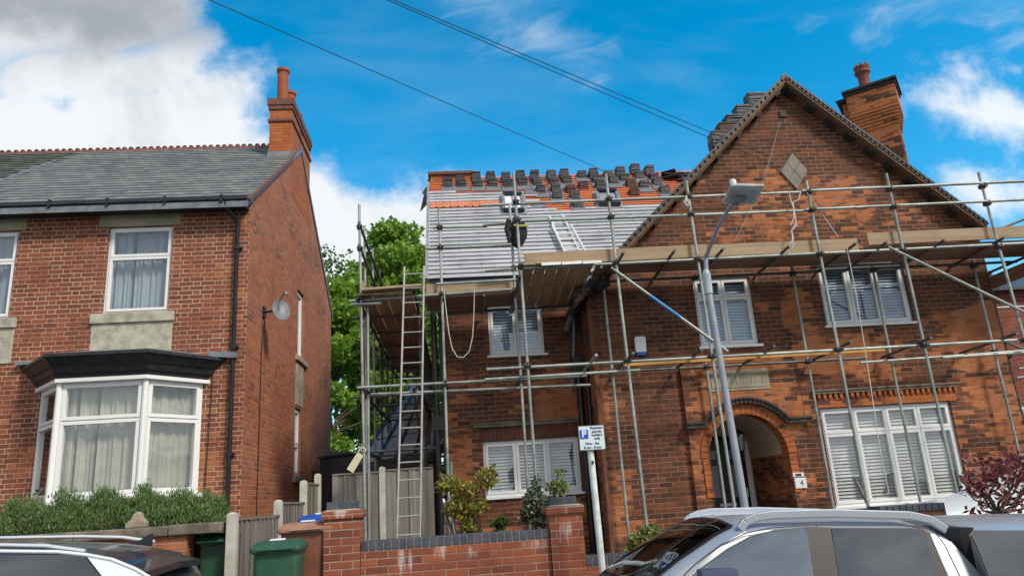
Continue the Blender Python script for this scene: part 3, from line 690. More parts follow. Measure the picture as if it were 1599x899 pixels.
mb = MB(); wall(mb, XM0, XM1, .6, GA, hm[:3]+[hm[3]], lambda a, b, d: (a, YM+d, b), .10, clips=[(-GS, 1, GA-GS*GX), (GS, 1, GA+GS*GX)])
mb.box(XM0, XM0+.1, YM+.002, YL+.05, .6, 5.45); mb.box(XM1-.1, XM1, YM+.002, 20.5, .6, 6.2); mb.box(XL+.1, XM1-.1, 20.4, 20.5, .6, 6.2)
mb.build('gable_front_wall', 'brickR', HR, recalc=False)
# portal (porch surround) with real round arch
AX, AR, AZ = 4.875, .69, 2.40; PY = YM-.07
mb = MB(); xs0, xs1 = 3.88, 5.97; NA = 28
arc = [(AX-AR*math.cos(math.pi*i/NA), AZ+AR*math.sin(math.pi*i/NA)) for i in range(NA+1)]
for i in range(NA):
    (a, b), (c_, d) = arc[i], arc[i+1]; mb.quad((a,PY,b),(c_,PY,d),(c_,PY,3.93),(a,PY,3.93))
mb.quad((xs0,PY,.6),(AX-AR,PY,.6),(AX-AR,PY,3.93),(xs0,PY,3.93)); mb.quad((AX+AR,PY,.6),(xs1,PY,.6),(xs1,PY,3.93),(AX+AR,PY,3.93))
mb.quad((xs0,PY,.6),(xs0,PY,3.93),(xs0,YM,3.93),(xs0,YM,.6)); mb.quad((xs1,PY,.6),(xs1,YM,.6),(xs1,YM,3.93),(xs1,PY,3.93)); mb.quad((xs0,PY,3.93),(xs1,PY,3.93),(xs1,YM+.0,3.93),(xs0,YM,3.93))
YD = 14.1
mb.quad((AX-AR,PY,.6),(AX-AR,YD,.6),(AX-AR,YD,AZ+.0),(AX-AR,PY,AZ)); mb.quad((AX+AR,PY,.6),(AX+AR,PY,AZ),(AX+AR,YD,AZ),(AX+AR,YD,.6))
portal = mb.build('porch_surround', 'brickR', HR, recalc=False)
mb = MB()
for i in range(NA): (a, b), (c_, d) = arc[i], arc[i+1]; mb.quad((a,PY+.24,b),(c_,PY+.24,d),(c_,YD,d),(a,YD,b))
mb.build('porch_vault', 'render', portal, smooth=True, recalc=False)
mb = MB(); nb = 25                                       # rubbed brick voussoirs
for i in range(nb):
    a0, a1 = math.pi*(i+.04)/nb, math.pi*(i+.96)/nb
    P = [(AX-math.cos(t)*r, PY-.022, AZ+math.sin(t)*r) for t, r in ((a0,AR-.004),(a0,AR+.14),(a1,AR+.14),(a1,AR-.004))]; mb.prism(P, (0,.25,0))
for s_ in (-1, 1):
    for k in range(7): zz = 1.76+k*.09; mb.box(min(AX+s_*(AR-.004), AX+s_*(AR+.12)), max(AX+s_*(AR-.004), AX+s_*(AR+.12)), PY-.022, PY+.02, zz, zz+.084)
mb.build('arch_voussoir_ring', 'brickRo', portal, bevel=.003)
mb = MB(); hr = AR+.22                                   # drip mould following the arch, level at both ends
pts = [(3.84, 2.93), (4.14, 2.93)]
th0 = math.asin((2.98-AZ)/hr) if (2.98-AZ) < hr else .6
for i in range(21): t = math.pi*(.235+.53*i/20); pts.append((AX-math.cos(t)*hr, AZ+math.sin(t)*hr))
pts += [(5.61, 2.93), (6.03, 2.93)]
pts = [Vector((a, PY-.035, b)) for a, b in pts]
for p, q in zip(pts[:-1], pts[1:]): mb.bar(p, q+(q-p).normalized()*.015, .13, .075, up=(0,0,1)); mb.bar(p+Vector((0,-.02,.045)), q+Vector((0,-.02,.045))+(q-p).normalized()*.01, .15, .03)
mb.build('drip_mould', 'sootystone', portal) if 'sootystone' in MT else mb.build('drip_mould', plain('sooty_moulding', (.10, .07, .06), .8, scale=8, c2=(.05, .04, .04)), portal)
mb = MB(); mb.box(4.33, 5.42, PY-.012, PY+.02, 3.50, 3.86); pl = mb.build('name_plaque', 'stone', portal)
mb = MB(); mb.box(4.38, 5.37, PY-.016, PY-.0125, 3.54, 3.552); mb.box(4.38, 4.392, PY-.016, PY-.0125, 3.552, 3.80)
for k, (xx, w_) in enumerate(((4.52,.012),(4.60,.01),(4.74,.008),(4.83,.008),(4.92,.01),(4.965,.008),(5.01,.01),(5.06,.008),(5.10,.012),(5.16,.008),(5.30,.01))):
    mb.box(xx, xx+w_, PY-.015, PY-.0125, 3.60, 3.76-(k%3)*.012)
mb.build('worn_carving', 'coping', pl)
# porch inside: door
dr = MB(); dr.box(4.58, 5.42, YD-.05, YD, .9, 2.78); door = dr.build('door', 'black', HR, bevel=.004)
mb = MB(); mb.box(4.50, 4.58, YD-.07, YD+.02, .9, 2.84); mb.box(5.42, 5.51, YD-.07, YD+.02, .9, 2.84); mb.build('door_frame', 'upvc', door, bevel=.005)
mb = MB(); mb.box(4.19, 5.56, YD+.0, YD+.04, 2.842, 3.12); mb.box(5.511, 5.56, YD, YD+.04, .6, 2.84); mb.box(4.19, 4.499, YD, YD+.04, .6, 2.84); mb.build('porch_back_wall', 'render', HR)
mb = MB(); mb.box(4.18, 5.57, YM+.1, YD, .6, 1.0); mb.build('porch_floor', 'paving', HR)
mb = MB()
for a, b, c_, d in ((4.67,4.86,1.72,2.30),(5.10,5.28,1.72,2.30),(4.67,4.86,2.42,2.58),(5.10,5.28,2.42,2.58)): mb.box(a, b, YD-.058, YD-.045, c_, d)
split(mb, 'door_glazing', plain('frosted_glass', (.22, .28, .33), .2, var=.4, scale=14), door)
mb = MB(); mb.box(4.82, 5.14, YD-.065, YD-.05, 1.56, 1.61); mb.build('letter_box', 'alu', door); mb = MB(); mb.tube([(5.36,YD-.08,1.80),(5.26,YD-.08,1.80)], .012, 8); mb.box(5.35, 5.38, YD-.085, YD-.05, 1.70, 1.86); mb.build('door_handle', 'alu', door)
lan = thing('hanging_lantern', 'dark glass lantern hanging under the porch arch', 'lantern', (4.92, 12.85, 2.75))
mb = MB(); mb.tube([(4.92,12.85,3.05),(4.92,12.85,2.86)], .008, 6); mb.lathe((4.92,12.85,2.74), [(.02,.13),(.10,.06),(.11,.05),(.10,.05),(.02,.12)][::-1], 6); mb.lathe((4.92,12.85,2.50), [(.02,-.02),(.05,0),(.055,.01)], 6)
for k in range(6): t = math.pi*k/3; mb.bar((4.92+.05*math.cos(t),12.85+.05*math.sin(t),2.5),(4.92+.09*math.cos(t),12.85+.09*math.sin(t),2.79), .01, .01)
mb.build('lantern_frame', 'black', lan); mb = MB(); mb.lathe((4.92,12.85,2.51), [(.046,0),(.082,.27)], 6); mb.build('lantern_glass', 'glass', lan)

v2, v3, v4 = vol(2), vol(3), vol(4)
window(HR, *hl[0], YL, [(a,b,0,1) for a,b in v2], blindmat='blindb', openness=.25)
window(HR, *hl[1], YL, [(a,b,0,1) for a,b in v3], openness=.55)
window(HR, *hm[0], YM, [(a,b,0,.72) for a,b in v2]+[(a,b,.72,1) for a,b in v2], blindmat='blindb', openness=.15)
window(HR, *hm[1], YM, [(a,b,0,1) for a,b in v3], blindmat='blindb', openness=.4)
window(HR, *hm[2], YM, [(a,b,0,.745) for a,b in v4]+[(a,b,.745,1) for a,b in v4], openness=.3)
mb = MB(); mb.box(6.6, 8.4, YM-.05, YM-.005, 5.69, 5.76); mb.build('window_head_trim', 'white', HR)
# soldier lintels + label courses
mb = MB(); x = .40
while x < 2.2: mb.box(x, x+.068, YL-.012, YL+.04, 2.965, 3.19); x += .078
mb.build('soldier_course', 'brickSold', HR) if 'brickSold' in MT else mb.build('soldier_course', plain('soldier_brick', (.15,.05,.032), .85, scale=9, c2=(.07,.035,.026), bumpd=.003), HR, bevel=.003)
mb = MB(); mb.box(.28, 2.20, YL-.06, YL+.0, 3.21, 3.26); mb.box(.26, 2.22, YL-.075, YL, 3.262, 3.29); mb.box(6.2, 8.85, YM-.06, YM, 3.36, 3.40); mb.box(6.18, 8.87, YM-.08, YM, 3.402, 3.43); split(mb, 'label_course', 'coping', HR, bevel=.005)
mb = MB(); x = 6.26
while x < 8.8: mb.box(x, x+.05, YM-.05, YM+.01, 3.28, 3.36); x += .10
split(mb, 'dentil_course', 'brickRo', HR)
mb = MB(); mb.box(6.24, 8.78, YM-.018, YM+.01, 3.122, 3.278); mb.build('brick_lintel', 'brickRo', HR)
# corner pilasters with rounded bricks, string course
mb = MB(); mb.tube([(XM0+.03, YM+.02, .6), (XM0+.03, YM+.02, 5.3)], .05, 10); mb.build('corner_moulding', plain('dark_moulded_brick', (.20,.075,.04), .85, scale=5, c2=(.10,.04,.028), bumpd=.003), HR, smooth=True)
# diamond stone and vent
cxd, czd = 6.57, 7.58; mb = MB()
for (sx, sz) in ((-1,0),(0,-1),(1,0),(0,1)):
    pass
dh, dw = .38, .265
T, Rr, Bm, Lf = Vector((cxd+.03, 0, czd+dh)), Vector((cxd+dw, 0, czd)), Vector((cxd-.03+.03, 0, czd-dh)), Vector((cxd-dw, 0, czd)); C0 = Vector((cxd,0,czd))
for q in ((T, (T+Rr)/2, C0, (T+Lf)/2), (Rr, (Rr+Bm)/2, C0, (T+Rr)/2), (Bm, (Bm+Lf)/2, C0, (Rr+Bm)/2), (Lf, (Lf+T)/2, C0, (Bm+Lf)/2)):
    ce = sum(q, Vector())/4; P = [Vector((p.x, YM-.035, p.z))*1 for p in [ce+(p-ce)*.96 for p in q]]; mb.prism(P, (0,.05,0))
mb.build('diamond_stone', plain('grey_stone', (.25,.235,.205), .9, scale=4, c2=(.2,.19,.17), bumpd=.004), HR)
mb = MB(); mb.box(6.50, 6.63, YM-.02, YM+.01, 8.72, 8.87)
for k in range(3): mb.box(6.49, 6.64, YM-.035, YM-.021, 8.735+k*.045, 8.76+k*.045)
mb.build('wall_vent', 'coping', HR)
mb = MB(); mb.box(5.6, 8.2, YM-.02, YM+.0, 5.93, 5.99); mb.build('string_course', 'brickRo', HR)

# ---- main roof (left part), slope towards the street
E0 = Vector((-.43, 13.2, 5.93)); SL = 1.0; upR = Vector((0, 1, SL)).normalized(); RY = 16.83; lenR = (RY-13.2)*math.sqrt(2)
nR = Vector((0, -1, 1)).normalized()
def onroof(px, py, off=0):
    # pixel -> point on the main roof plane lifted by off
    p0 = E0+nR*off; r = ray(px, py); t = nR.dot(p0-EYE)/nR.dot(r); return EYE+r*t
X1R = 7.2
mb = MB(); mb.prism([(E0.x+.03, 13.2, 5.90), (E0.x+.03, RY, 5.90+RY-13.2), (E0.x+.03, 20.9, 5.95), (E0.x+.03, 20.9, 5.85), (E0.x+.03, RY, 5.80+RY-13.2), (E0.x+.03, 13.2, 5.80)], (X1R-E0.x, 0, 0)); mb.build('roof_deck', 'membrane', HR)
# orange layer: narrow overlapping strips near the ridge
roof_courses('orange_roof_strips', 'clay', HR, E0+upR*3.0+Vector((.02,0,0)), Vector((X1R, 13.2, 5.93))+upR*3.0, upR, int((lenR-3.0)/.105), .115, .018, .012, seglen=1.8, overhang=.86)
bound = [(672, 302), (780, 302), (781, 300), (834, 301), (835, 326), (858, 326), (872, 332), (884, 337), (905, 337), (912, 330), (925, 324), (945, 323), (970, 323), (985, 322), (1040, 322), (1075, 318)]
BP = [onroof(*p) for p in bound]; BS = [((p.x-E0.x), (p-E0).dot(upR)) for p in BP]
def bs(a):
    if a <= BS[0][0]: return BS[0][1]
    for (x0_, s0), (x1_, s1) in zip(BS[:-1], BS[1:]):
        if a <= x1_: return s0+(s1-s0)*(a-x0_)/max(1e-4, x1_-x0_)
    return BS[-1][1]
sA, sB = (onroof(720, 326)-E0).dot(upR), (onroof(720, 318)-E0).dot(upR); aM = onroof(784, 322).x-E0.x
def keepR(a, s): return s < bs(a) and not (sA < s < sB and a < aM)
roof_courses('new_roof_tiles', 'rooftile', HR, E0+nR*.03, Vector((X1R, 13.2, 5.93))+nR*.03, upR, int(lenR/.175)+1, .175, .016, .013, keep=keepR, seglen=.60, jit=.004, overhang=.92)
# scalloped orange feature band
mb = MB(); s_ = sA
rows = 3; gap = (sB-sA)/rows
for i in range(rows):
    a = (i%2)*.0825
    while a < aM:
        p = E0+Vector((a,0,0))+upR*(sA+gap*i+.02)+nR*(.05-.008*i); 
        q = [p+Vector((0,0,0)), p+Vector((.04,0,0))-upR*.05, p+Vector((.115,0,0))-upR*.05, p+Vector((.155,0,0)), p+Vector((.155,0,0))+upR*gap, p+upR*gap]
        mb.prism(q, nR*.014); a += .165
mb.build('scalloped_tile_band', plain('pale_clay_tile', (.58,.22,.12), .7, scale=7, c2=(.45,.13,.07)), HR)
# left verge capping
mb = MB(); mb.bar(E0+Vector((-.02,0,0))+nR*.0, E0+Vector((-.02,0,0))+upR*lenR, .06, .10, up=nR); mb.build('verge', 'membrane', HR)
# rooflights
def rooflight(px0, py0, px1, py1, tilt, white_pane):
    a, b, c_, d = [onroof(*p, .05) for p in ((px0+tilt,py1),(px1+tilt,py1),(px1,py0),(px0,py0))]
    ctr = (a+b+c_+d)/4
    fl_ = MB(); fl_.prism([ctr+(p-ctr)*1.32 for p in (a,b,c_,d)], nR*.015); o = fl_.build('rooflight_flashing', 'membrane', HR)
    mb = MB()
    for p, q in ((a,b),(b,c_),(c_,d),(d,a)): mb.bar(p+nR*.05, q+nR*.05, .07, .09, up=nR)
    mb.build('rooflight_frame', 'lead', o); mb = MB(); mb.bar(a+nR*.05-upR*.05, b+nR*.05-upR*.05, .06, .12, up=nR); mb.bar(d+nR*.06, c_+nR*.06, .09, .12, up=nR); split(mb, 'rooflight_cover', 'black', o)
    mb = MB(); mb.prism([a+nR*.03,b+nR*.03,c_+nR*.03,d+nR*.03], nR*.02); mb.build('rooflight_pane', 'white' if white_pane else 'membrane', o)
    if white_pane:
        mb = MB(); mb.bar((a+b)/2+nR*.06, (c_+d)/2+nR*.06, .03, .03, up=nR); mb.build('glazing_bar', 'lead', o)
rooflight(785, 308, 815, 331, 2, True); rooflight(931, 303, 962, 321, 5, False)
# membrane patches showing between strips
mb = MB()
stacks = [(700,293,0,2),(721.5,293,0,2),(747,293,0,2),(770.5,292.5,0,2),(794.5,293,0,2),(817.5,291,0,2),(840,290,0,2),(846,302.5,0,1),(867,290,0,2),(869,301,0,1),(871,311.5,0,1),(887.5,288,0,2),(893,301.5,1,1),(899,311,0,1),(903.5,325,0,1),(910,279,0,1),(912.5,296,1,1),(934,287,0,2),(939.5,295.5,0,1),(952,279,0,1),(960,287.5,0,1),(977,283.5,0,2),(987,292,1,1),(992,306,1,1),(1000,279.5,0,2),(1008,294.5,0,1),(1023,282,0,2),(1029,290,0,1),(1040,303,0,1)]
for (px, py, kind, nn_) in stacks:
    if kind: continue
    p = onroof(px, py, .035); mb.prism([p-Vector((.17,0,0))-upR*.22, p+Vector((.17,0,0))-upR*.22, p+Vector((.16,0,0))+upR*.20, p+Vector((-.16,0,0))+upR*.20], nR*.006)
for (px, py) in ((831,300),(841,321)): p = onroof(px, py, .045); mb.prism([p-Vector((.17,0,0))-upR*.12, p+Vector((.17,0,0))-upR*.12, p+Vector((.17,0,0))+upR*.12, p+Vector((-.17,0,0))+upR*.12], nR*.012)
split(mb, 'membrane_patch', plain('dark_membrane', (.13,.14,.165), .6, c2=(.17,.18,.21)), HR)
# chimney stub at the left end of the ridge
cs_ = atZ(672, 285, 9.78); mb = MB(); mb.box(-.40, .62, 16.62, 17.05, 9.0, 9.62); st = mb.build('chimney_stub', 'brickC', HR)
mb = MB(); mb.box(-.45, .66, 16.57, 17.10, 9.62, 9.69); mb.lathe((-.0, 16.8, 9.69), [(.12,0),(.14,.04),(.05,.10)], 10); mb.build('stub_cap', 'ridge', st)
# loose flashing at the left verge
mb = MB(); a, b, c_, d = [atY(*p, 16.6) for p in ((659,300),(672,284),(673,296),(663,305))]; mb.prism([a,b,c_,d], (0,.05,0)); a, b, c_, d = [atY(*p, 16.4) for p in ((662,303),(672,297),(667,318),(656,330))]; mb.prism([a,b,c_,d], (0,.04,0)); mb.build('torn_verge_flashing', 'coping', HR)

# ---- gable roof behind the front gable
mb = MB(); Yv = YM-.26
def rz(x): return GA+.06-GS*abs(x-GX)
eL, eR = 2.12, 9.98
for (xa, xb) in ((GX, eL), (GX, eR)):
    mb.prism([(xa, Yv+.02, rz(xa)), (xb, Yv+.02, rz(xb)), (xb, Yv+.02, rz(xb)-.10), (xa, Yv+.02, rz(xa)-.10)], (0, 7.6, 0))
mb.build('gable_roof', 'darktile', HR)
mb = MB()
for s_ in (-1, 1):
    xe = eL if s_ < 0 else eR; ns = 46
    for i in range(ns):
        t = i/ns; xa = GX+(xe-GX)*t; xb = GX+(xe-GX)*(i+.62)/ns; xc = GX+(xe-GX)*(i+1.1)/ns
        mb.prism([(xa, Yv-.02, rz(xa)+.012), (xc, Yv-.02, rz(xc)+.012), (xc, Yv-.02, rz(xc)+.05), (xa, Yv-.02, rz(xa)+.075)], (0,.3,0))
        mb.prism([(xa, Yv-.01, rz(xa)-.045), (xb, Yv-.01, rz(xb)-.045), (xb, Yv-.01, rz(xb)+.010), (xa, Yv-.01, rz(xa)+.010)], (0,.2,0))
mb.build('verge_tiles', 'darktile', HR)
mb = MB()
for s_ in (-1, 1):
    xe = eL if s_ < 0 else eR
    mb.bar((GX, Yv+.03, rz(GX)-.075), (xe, Yv+.03, rz(xe)-.075), .05, .045, up=(0,0,1)); mb.bar((GX, Yv+.15, rz(GX)-.13), (xe, Yv+.15, rz(xe)-.13), .22, .02, up=(0,0,1))
mb.build('bargeboard', 'barge', HR)
mb = MB()
for s_ in (-1, 1):
    xe = eL if s_ < 0 else eR
    for i in range(10):
        x = GX+(xe-GX)*(i+.35)/10; mb.prism([(x-.05,Yv+.06,rz(x-.05)-.15),(x+.05,Yv+.06,rz(x+.05)-.15),(x+.05,Yv+.06,rz(x+.05)-.21),(x-.05,Yv+.06,rz(x-.05)-.21)], (0,.22,0))
split(mb, 'verge_bracket', 'soot', HR)
mb = MB(); mb.lathe((GX, Yv+.05, GA+.05), [(.07,-.04),(.07,.04),(.03,.07)], 10); mb.build('ridge_finial', 'ridge', HR)
# burnt gutter end in the corner, downpipes
mb = MB(); q0, q1 = atY(948, 440, 12.15), atY(893, 478, 12.9); mb.bar(q0, q1, .12, .13); rj = random.Random(4)
for i in range(22):
    t = rj.random(); p = q0.lerp(q1, t)+Vector((rj.uniform(-.1,.1), rj.uniform(-.1,.1), rj.uniform(-.14,.06))); mb.bar(p, p+Vector((rj.uniform(-.15,.15), rj.uniform(-.1,.1), rj.uniform(-.2,.05))), .04, .015)
mb.build('charred_gutter', 'soot', HR)
mb = MB(); mb.tube([atY(893,476,13.1), atY(897,520,13.3)+Vector((0,0,.1)), (2.15,13.42,3.9)], .03, 8); mb.tube([atY(899,470,13.0), (2.1,13.35,4.9)], .05, 8); mb.build('lead_offset_pipe', 'lead', HR)
mb = MB(); mb.tube([(2.26,13.38,4.2),(2.26,13.38,.9)], .06, 12); mb.tube([(2.33,12.9,4.1),(2.33,12.95,.9)], .035, 10); mb.box(2.15,2.37,13.3,13.48,4.1,4.4); mb.build('downpipe', 'black', HR, smooth=True)
mb = MB(); mb.tube([(-.36,13.42,5.6),(-.36,13.42,.9)], .055, 12); mb.tube([(-.24,13.40,5.4),(-.24,13.40,2.0)], .03, 10); mb.box(-.45,-.2,13.34,13.5,3.2,3.45); mb.tube([(-.36,13.42,5.55),(-.36,13.25,5.72)], .05, 10); mb.build('downpipe', 'black', HR, smooth=True)
mb = MB(); mb.tube([(-.4,13.16,5.84),(2.3,13.16,5.84)], .055, 10); mb.box(-.4, 2.4, 13.2, 13.49, 5.78, 5.80); mb.build('gutter', 'black', HR)
# tall chimney set at an angle
CY = 13.9; cc = atY(1394, 125, CY); ang = math.atan2(.5, -.64); dl = Vector((math.cos(ang), math.sin(ang), 0)); drr = Vector((dl.y, -dl.x, 0))
chr_ = MB(); zt = cc.z; wL, wR = .80, .66
def ring(e, z, wl=wL, wr=wR, c0=None):
    c1 = (c0 or Vector((cc.x-.10, cc.y, 0)))-dl*e-drr*e
    return [c1+Vector((0,0,z)), c1+dl*(wl+2*e)+Vector((0,0,z)), c1+dl*(wl+2*e)+drr*(wr+2*e)+Vector((0,0,z)), c1+drr*(wr+2*e)+Vector((0,0,z))]
def layer(mb, z0, z1, e0, e1, **k):
    A, B = ring(e0, z0, **k), ring(e1, z1, **k); mb.add(A+B, [(3,2,1,0),(4,5,6,7)]+[(i,(i+1)%4,4+(i+1)%4,4+i) for i in range(4)])
layer(chr_, 6.4, zt-1.05, 0, 0)
for k in range(6): layer(chr_, zt-1.05+k*.075+.002, zt-1.05+(k+1)*.075-.010, .016*(k+1), .016*(k+1)); layer(chr_, zt-1.05+(k+1)*.075-.012, zt-1.05+(k+1)*.075+.004, .016*(k+1)-.012, .016*(k+1)-.012)
layer(chr_, zt-.60, zt-.14, .10, .10)
c2_ = Vector((cc.x-.10, cc.y, 0))+dl*wL+drr*.10
layer(chr_, 6.4, zt-.20, .0, .0, wl=.22, wr=.5, c0=c2_)
# chimney uses its own object axes so the courses follow its faces
def rotmesh(mb, name, mat, parent, ang_, **kw):
    o = mb.build(name, mat, parent, **kw); Rm = Matrix.Rotation(-ang_, 4, 'Z'); loc = Vector((cc.x, cc.y, zt)); off = Matrix.Translation(-(loc-Vector(parent['_o'])))
    o.data.transform(Rm @ off); o.matrix_local = Matrix.Translation(loc-Vector(parent['_o'])) @ Matrix.Rotation(ang_, 4, 'Z'); return o
MT['brickC2'] = brick('tall_chimney_brick', .2333, .075, .006, [(.50,.17,.065),(.56,.20,.075),(.45,.15,.06)], (.22,.09,.05), ocols=[(.035,.03,.03),(.07,.045,.035)], thr=.60, bias=[(9.9, 8.6, .8, .9, .17), (9.3, 9.3, .3, .6, -.1)])
cho = rotmesh(chr_, 'tall_chimney', 'brickC2', HR, ang)
mb = MB(); layer(mb, zt-.14, zt-.07, .13, .13); layer(mb, zt-.068, zt, .165, .165); layer(mb, zt-.19, zt-.10, .08, .10, wl=.24, wr=.5, c0=c2_); layer(mb, zt, zt+.05, .10, .02)
mb.build('chimney_cap', 'soot', HR, bevel=.01)
pp = atY(1350, 130, CY+.45); mb = MB(); pz = zt-.02
mb.lathe((pp.x, pp.y, pz), [(.15,0),(.125,.08),(.12,.38),(.15,.44),(.17,.46),(.17,.50),(.145,.53),(.16,.56),(.165,.62),(.11,.62),(.10,.5)], 20)
for k in range(9): t = 2*math.pi*k/9; mb.lathe((pp.x+.14*math.cos(t), pp.y+.14*math.sin(t), pz+.60), [(.035,0),(.03,.05),(.008,.10)], 6)
mb.build('crown_chimney_pot', plain('dark_terracotta', (.24,.06,.04), .75, scale=8, c2=(.14,.045,.035)), HR, smooth=True)

# alarm box, number plates
al = thing('alarm_box', 'white burglar alarm box with a blue strip on the dark brick wall', 'alarm box', (3.24, 12.49, 4.2))
mb = MB(); mb.prism([(3.14,YM-.07,4.25),(3.33,YM-.07,4.25),(3.34,YM-.07,4.50),(3.32,YM-.07,4.53),(3.16,YM-.07,4.53),(3.14,YM-.07,4.50)], (0,.068,0)); mb.build('cover', 'white', al, bevel=.015)
mb = MB(); mb.prism([(3.16,YM-.073,4.20),(3.31,YM-.073,4.20),(3.32,YM-.073,4.247),(3.15,YM-.073,4.247)], (0,.06,0)); mb.build('blue_strip', 'signblue', al)
def text(body, size, loc, mat, parent, extr=.0015, align='CENTER', bold=0.0, rot=(R(90),0,0)):
    cu = bpy.data.curves.new('lettering', 'FONT'); cu.body = body; cu.size = size; cu.extrude = extr; cu.align_x = align; cu.align_y = 'CENTER'; cu.offset = bold; cu.space_line = .95
    t = bpy.data.objects.new('lettering_tmp', cu); col.objects.link(t); bpy.context.view_layer.update()
    me = bpy.data.meshes.new_from_object(t.evaluated_get(bpy.context.evaluated_depsgraph_get())); bpy.data.objects.remove(t)
    o = bpy.data.objects.new('lettering', me); col.objects.link(o); me.materials.clear(); me.materials.append(MT[mat]); o.parent = parent; o.location = Vector(loc)-Vector(parent['_o']); o.rotation_euler = rot; return o
npz = thing('house_number_plate', 'white plate with the number 4 beside the porch', 'number plate', (5.68, PY, 1.81))
mb = MB(); mb.box(5.575, 5.775, PY-.04, PY-.002, 1.815, 1.985); mb.build('plate', 'white', npz, bevel=.008); text('4', .12, (5.69, PY-.0425, 1.90), 'ink', npz)
nb_ = thing('doorbell_box', 'small white box with a dark window above the number 4 plate', 'doorbell', (5.66, PY, 2.0))
mb = MB(); mb.box(5.56, 5.75, PY-.045, PY-.002, 2.0, 2.07); mb.build('case', 'white', nb_, bevel=.006); mb = MB(); mb.box(5.60, 5.70, PY-.049, PY-.0455, 2.015, 2.055); mb.build('dark_window', 'ink', nb_)

# ---- stacks of tiles waiting on the roof
ords = ['first','second','third','fourth','fifth','sixth','seventh','eighth','ninth','tenth','eleventh','twelfth','thirteenth','fourteenth','fifteenth','sixteenth']
rk = 0; lk = 0; bk_ = 0
def stackmb(p, n, w_=.27, d_=.20, th=.0225, lean=.0, seed=0):
    r = random.Random(seed); mb = MB()
    for i in range(n):
        jx, jy = r.uniform(-.012,.012), r.uniform(-.012,.012); a = r.uniform(-.05,.05)
        c_ = p+Vector((jx, jy+lean*i, i*(th+.003))); ax = Vector((math.cos(a), math.sin(a), 0)); ay = Vector((-math.sin(a), math.cos(a), 0))
        P = [c_-ax*w_/2-ay*d_/2, c_+ax*w_/2-ay*d_/2, c_+ax*w_/2+ay*d_/2, c_-ax*w_/2+ay*d_/2]; mb.prism(P, (0, 0, th))
    return mb
for i, (px, py, kind, n2) in enumerate(stacks):
    p = onroof(px, py, .03)
    if kind == 0 and py <= 296 and n2 == 2 or (px in (910, 952)):
        lab = ords[rk]+' stack of grey tiles from the left along the ridge of the roof'; rk += 1
    elif kind == 0: lab = ords[lk]+' stack of grey tiles from the left lying below the ridge row'; lk += 1
    else: lab = ords[bk_]+' stack of old brown tiles from the left on the roof'; bk_ += 1
    p = p+Vector((0,.13,.03))
    mb = stackmb(p-Vector((0,0,.03)), 9, w_=.21, d_=.26, seed=i)
    if n2 == 2:
        m2 = stackmb(p+Vector((-.03,.20,.21)), 11, w_=.21, d_=.26, seed=i+90)
        mb.add(m2.v, m2.f)
    o = mb.build('tile_stack', 'browntile' if kind else 'darktile', base=p); tag(o, lab, 'tile stack', 'stacks of tiles waiting on the roof')
for i, (px, py) in enumerate(((1186,160),(1168,180),(1153,197),(1142,213),(1130,226))):
    p = atY(px, py, 13.1); p.z = rz(p.x)+.02
    mb = stackmb(p+Vector((-.10,0,-.08)), 13, w_=.34, d_=.28, seed=200+i)
    o = mb.build('tile_stack', 'browntile' if i == 3 else 'darktile', base=p)
    tag(o, ords[i]+' tile stack down from the top on the left slope of the gable roof', 'tile stack', 'stacks of tiles on the gable roof')
mb = MB(); rr = random.Random(9)
for i in range(16):
    p = onroof(1040+rr.uniform(-8,42), 279+rr.uniform(-5,5), .03)+Vector((0,0,rr.uniform(0,.12))); a = rr.uniform(-.5,.5)
    mb.bar(p, p+Vector((math.cos(a)*.35, math.sin(a)*.35, rr.uniform(-.04,.08))), .22, .02)
tag(mb.build('loose_tiles', 'darktile', base=onroof(1050,280)), 'untidy heap of loose dark tiles at the right end of the ridge', 'tile heap')

# ================================================================== NEIGHBOUR ON THE RIGHT
HN = thing('brick_house', 'dull red brick house glimpsed at the right edge beyond the gabled house', 'house', (13, 14, .6))
mb = MB(); wall(mb, 10.35, 18, .4, 5.45, [(12.6, 13.8, 4.0, 5.2), (12.4, 14.0, 1.6, 3.0), (11.0, 11.3, 2.3, 3.1)], lambda a, b, d: (a, 14+d, b), .12); mb.box(10.35, 10.45, 14.002, 20, .4, 5.45); mb.build('wall', 'brickN', HN, recalc=False)
for a, b, c_, d in ((12.6, 13.8, 4.0, 5.2), (12.4, 14.0, 1.6, 3.0), (11.0, 11.3, 2.3, 3.1)): window(HN, a, b, c_, d, 14, [(x, y, 0, 1) for x, y in (vol(2) if b-a > .5 else vol(1))], 'net')
mb = MB(); mb.prism([(10.2,13.8,5.46),(10.2,17,6.6),(10.2,20.2,5.46),(10.2,20.2,5.4),(10.2,17,6.5),(10.2,13.8,5.4)], (8,0,0)); mb.build('roof', 'darktile', HN)
mb = MB(); mb.box(10.36,10.9,13.97,13.999,5.2,5.32); mb.build('stone_band', 'stone', HN)

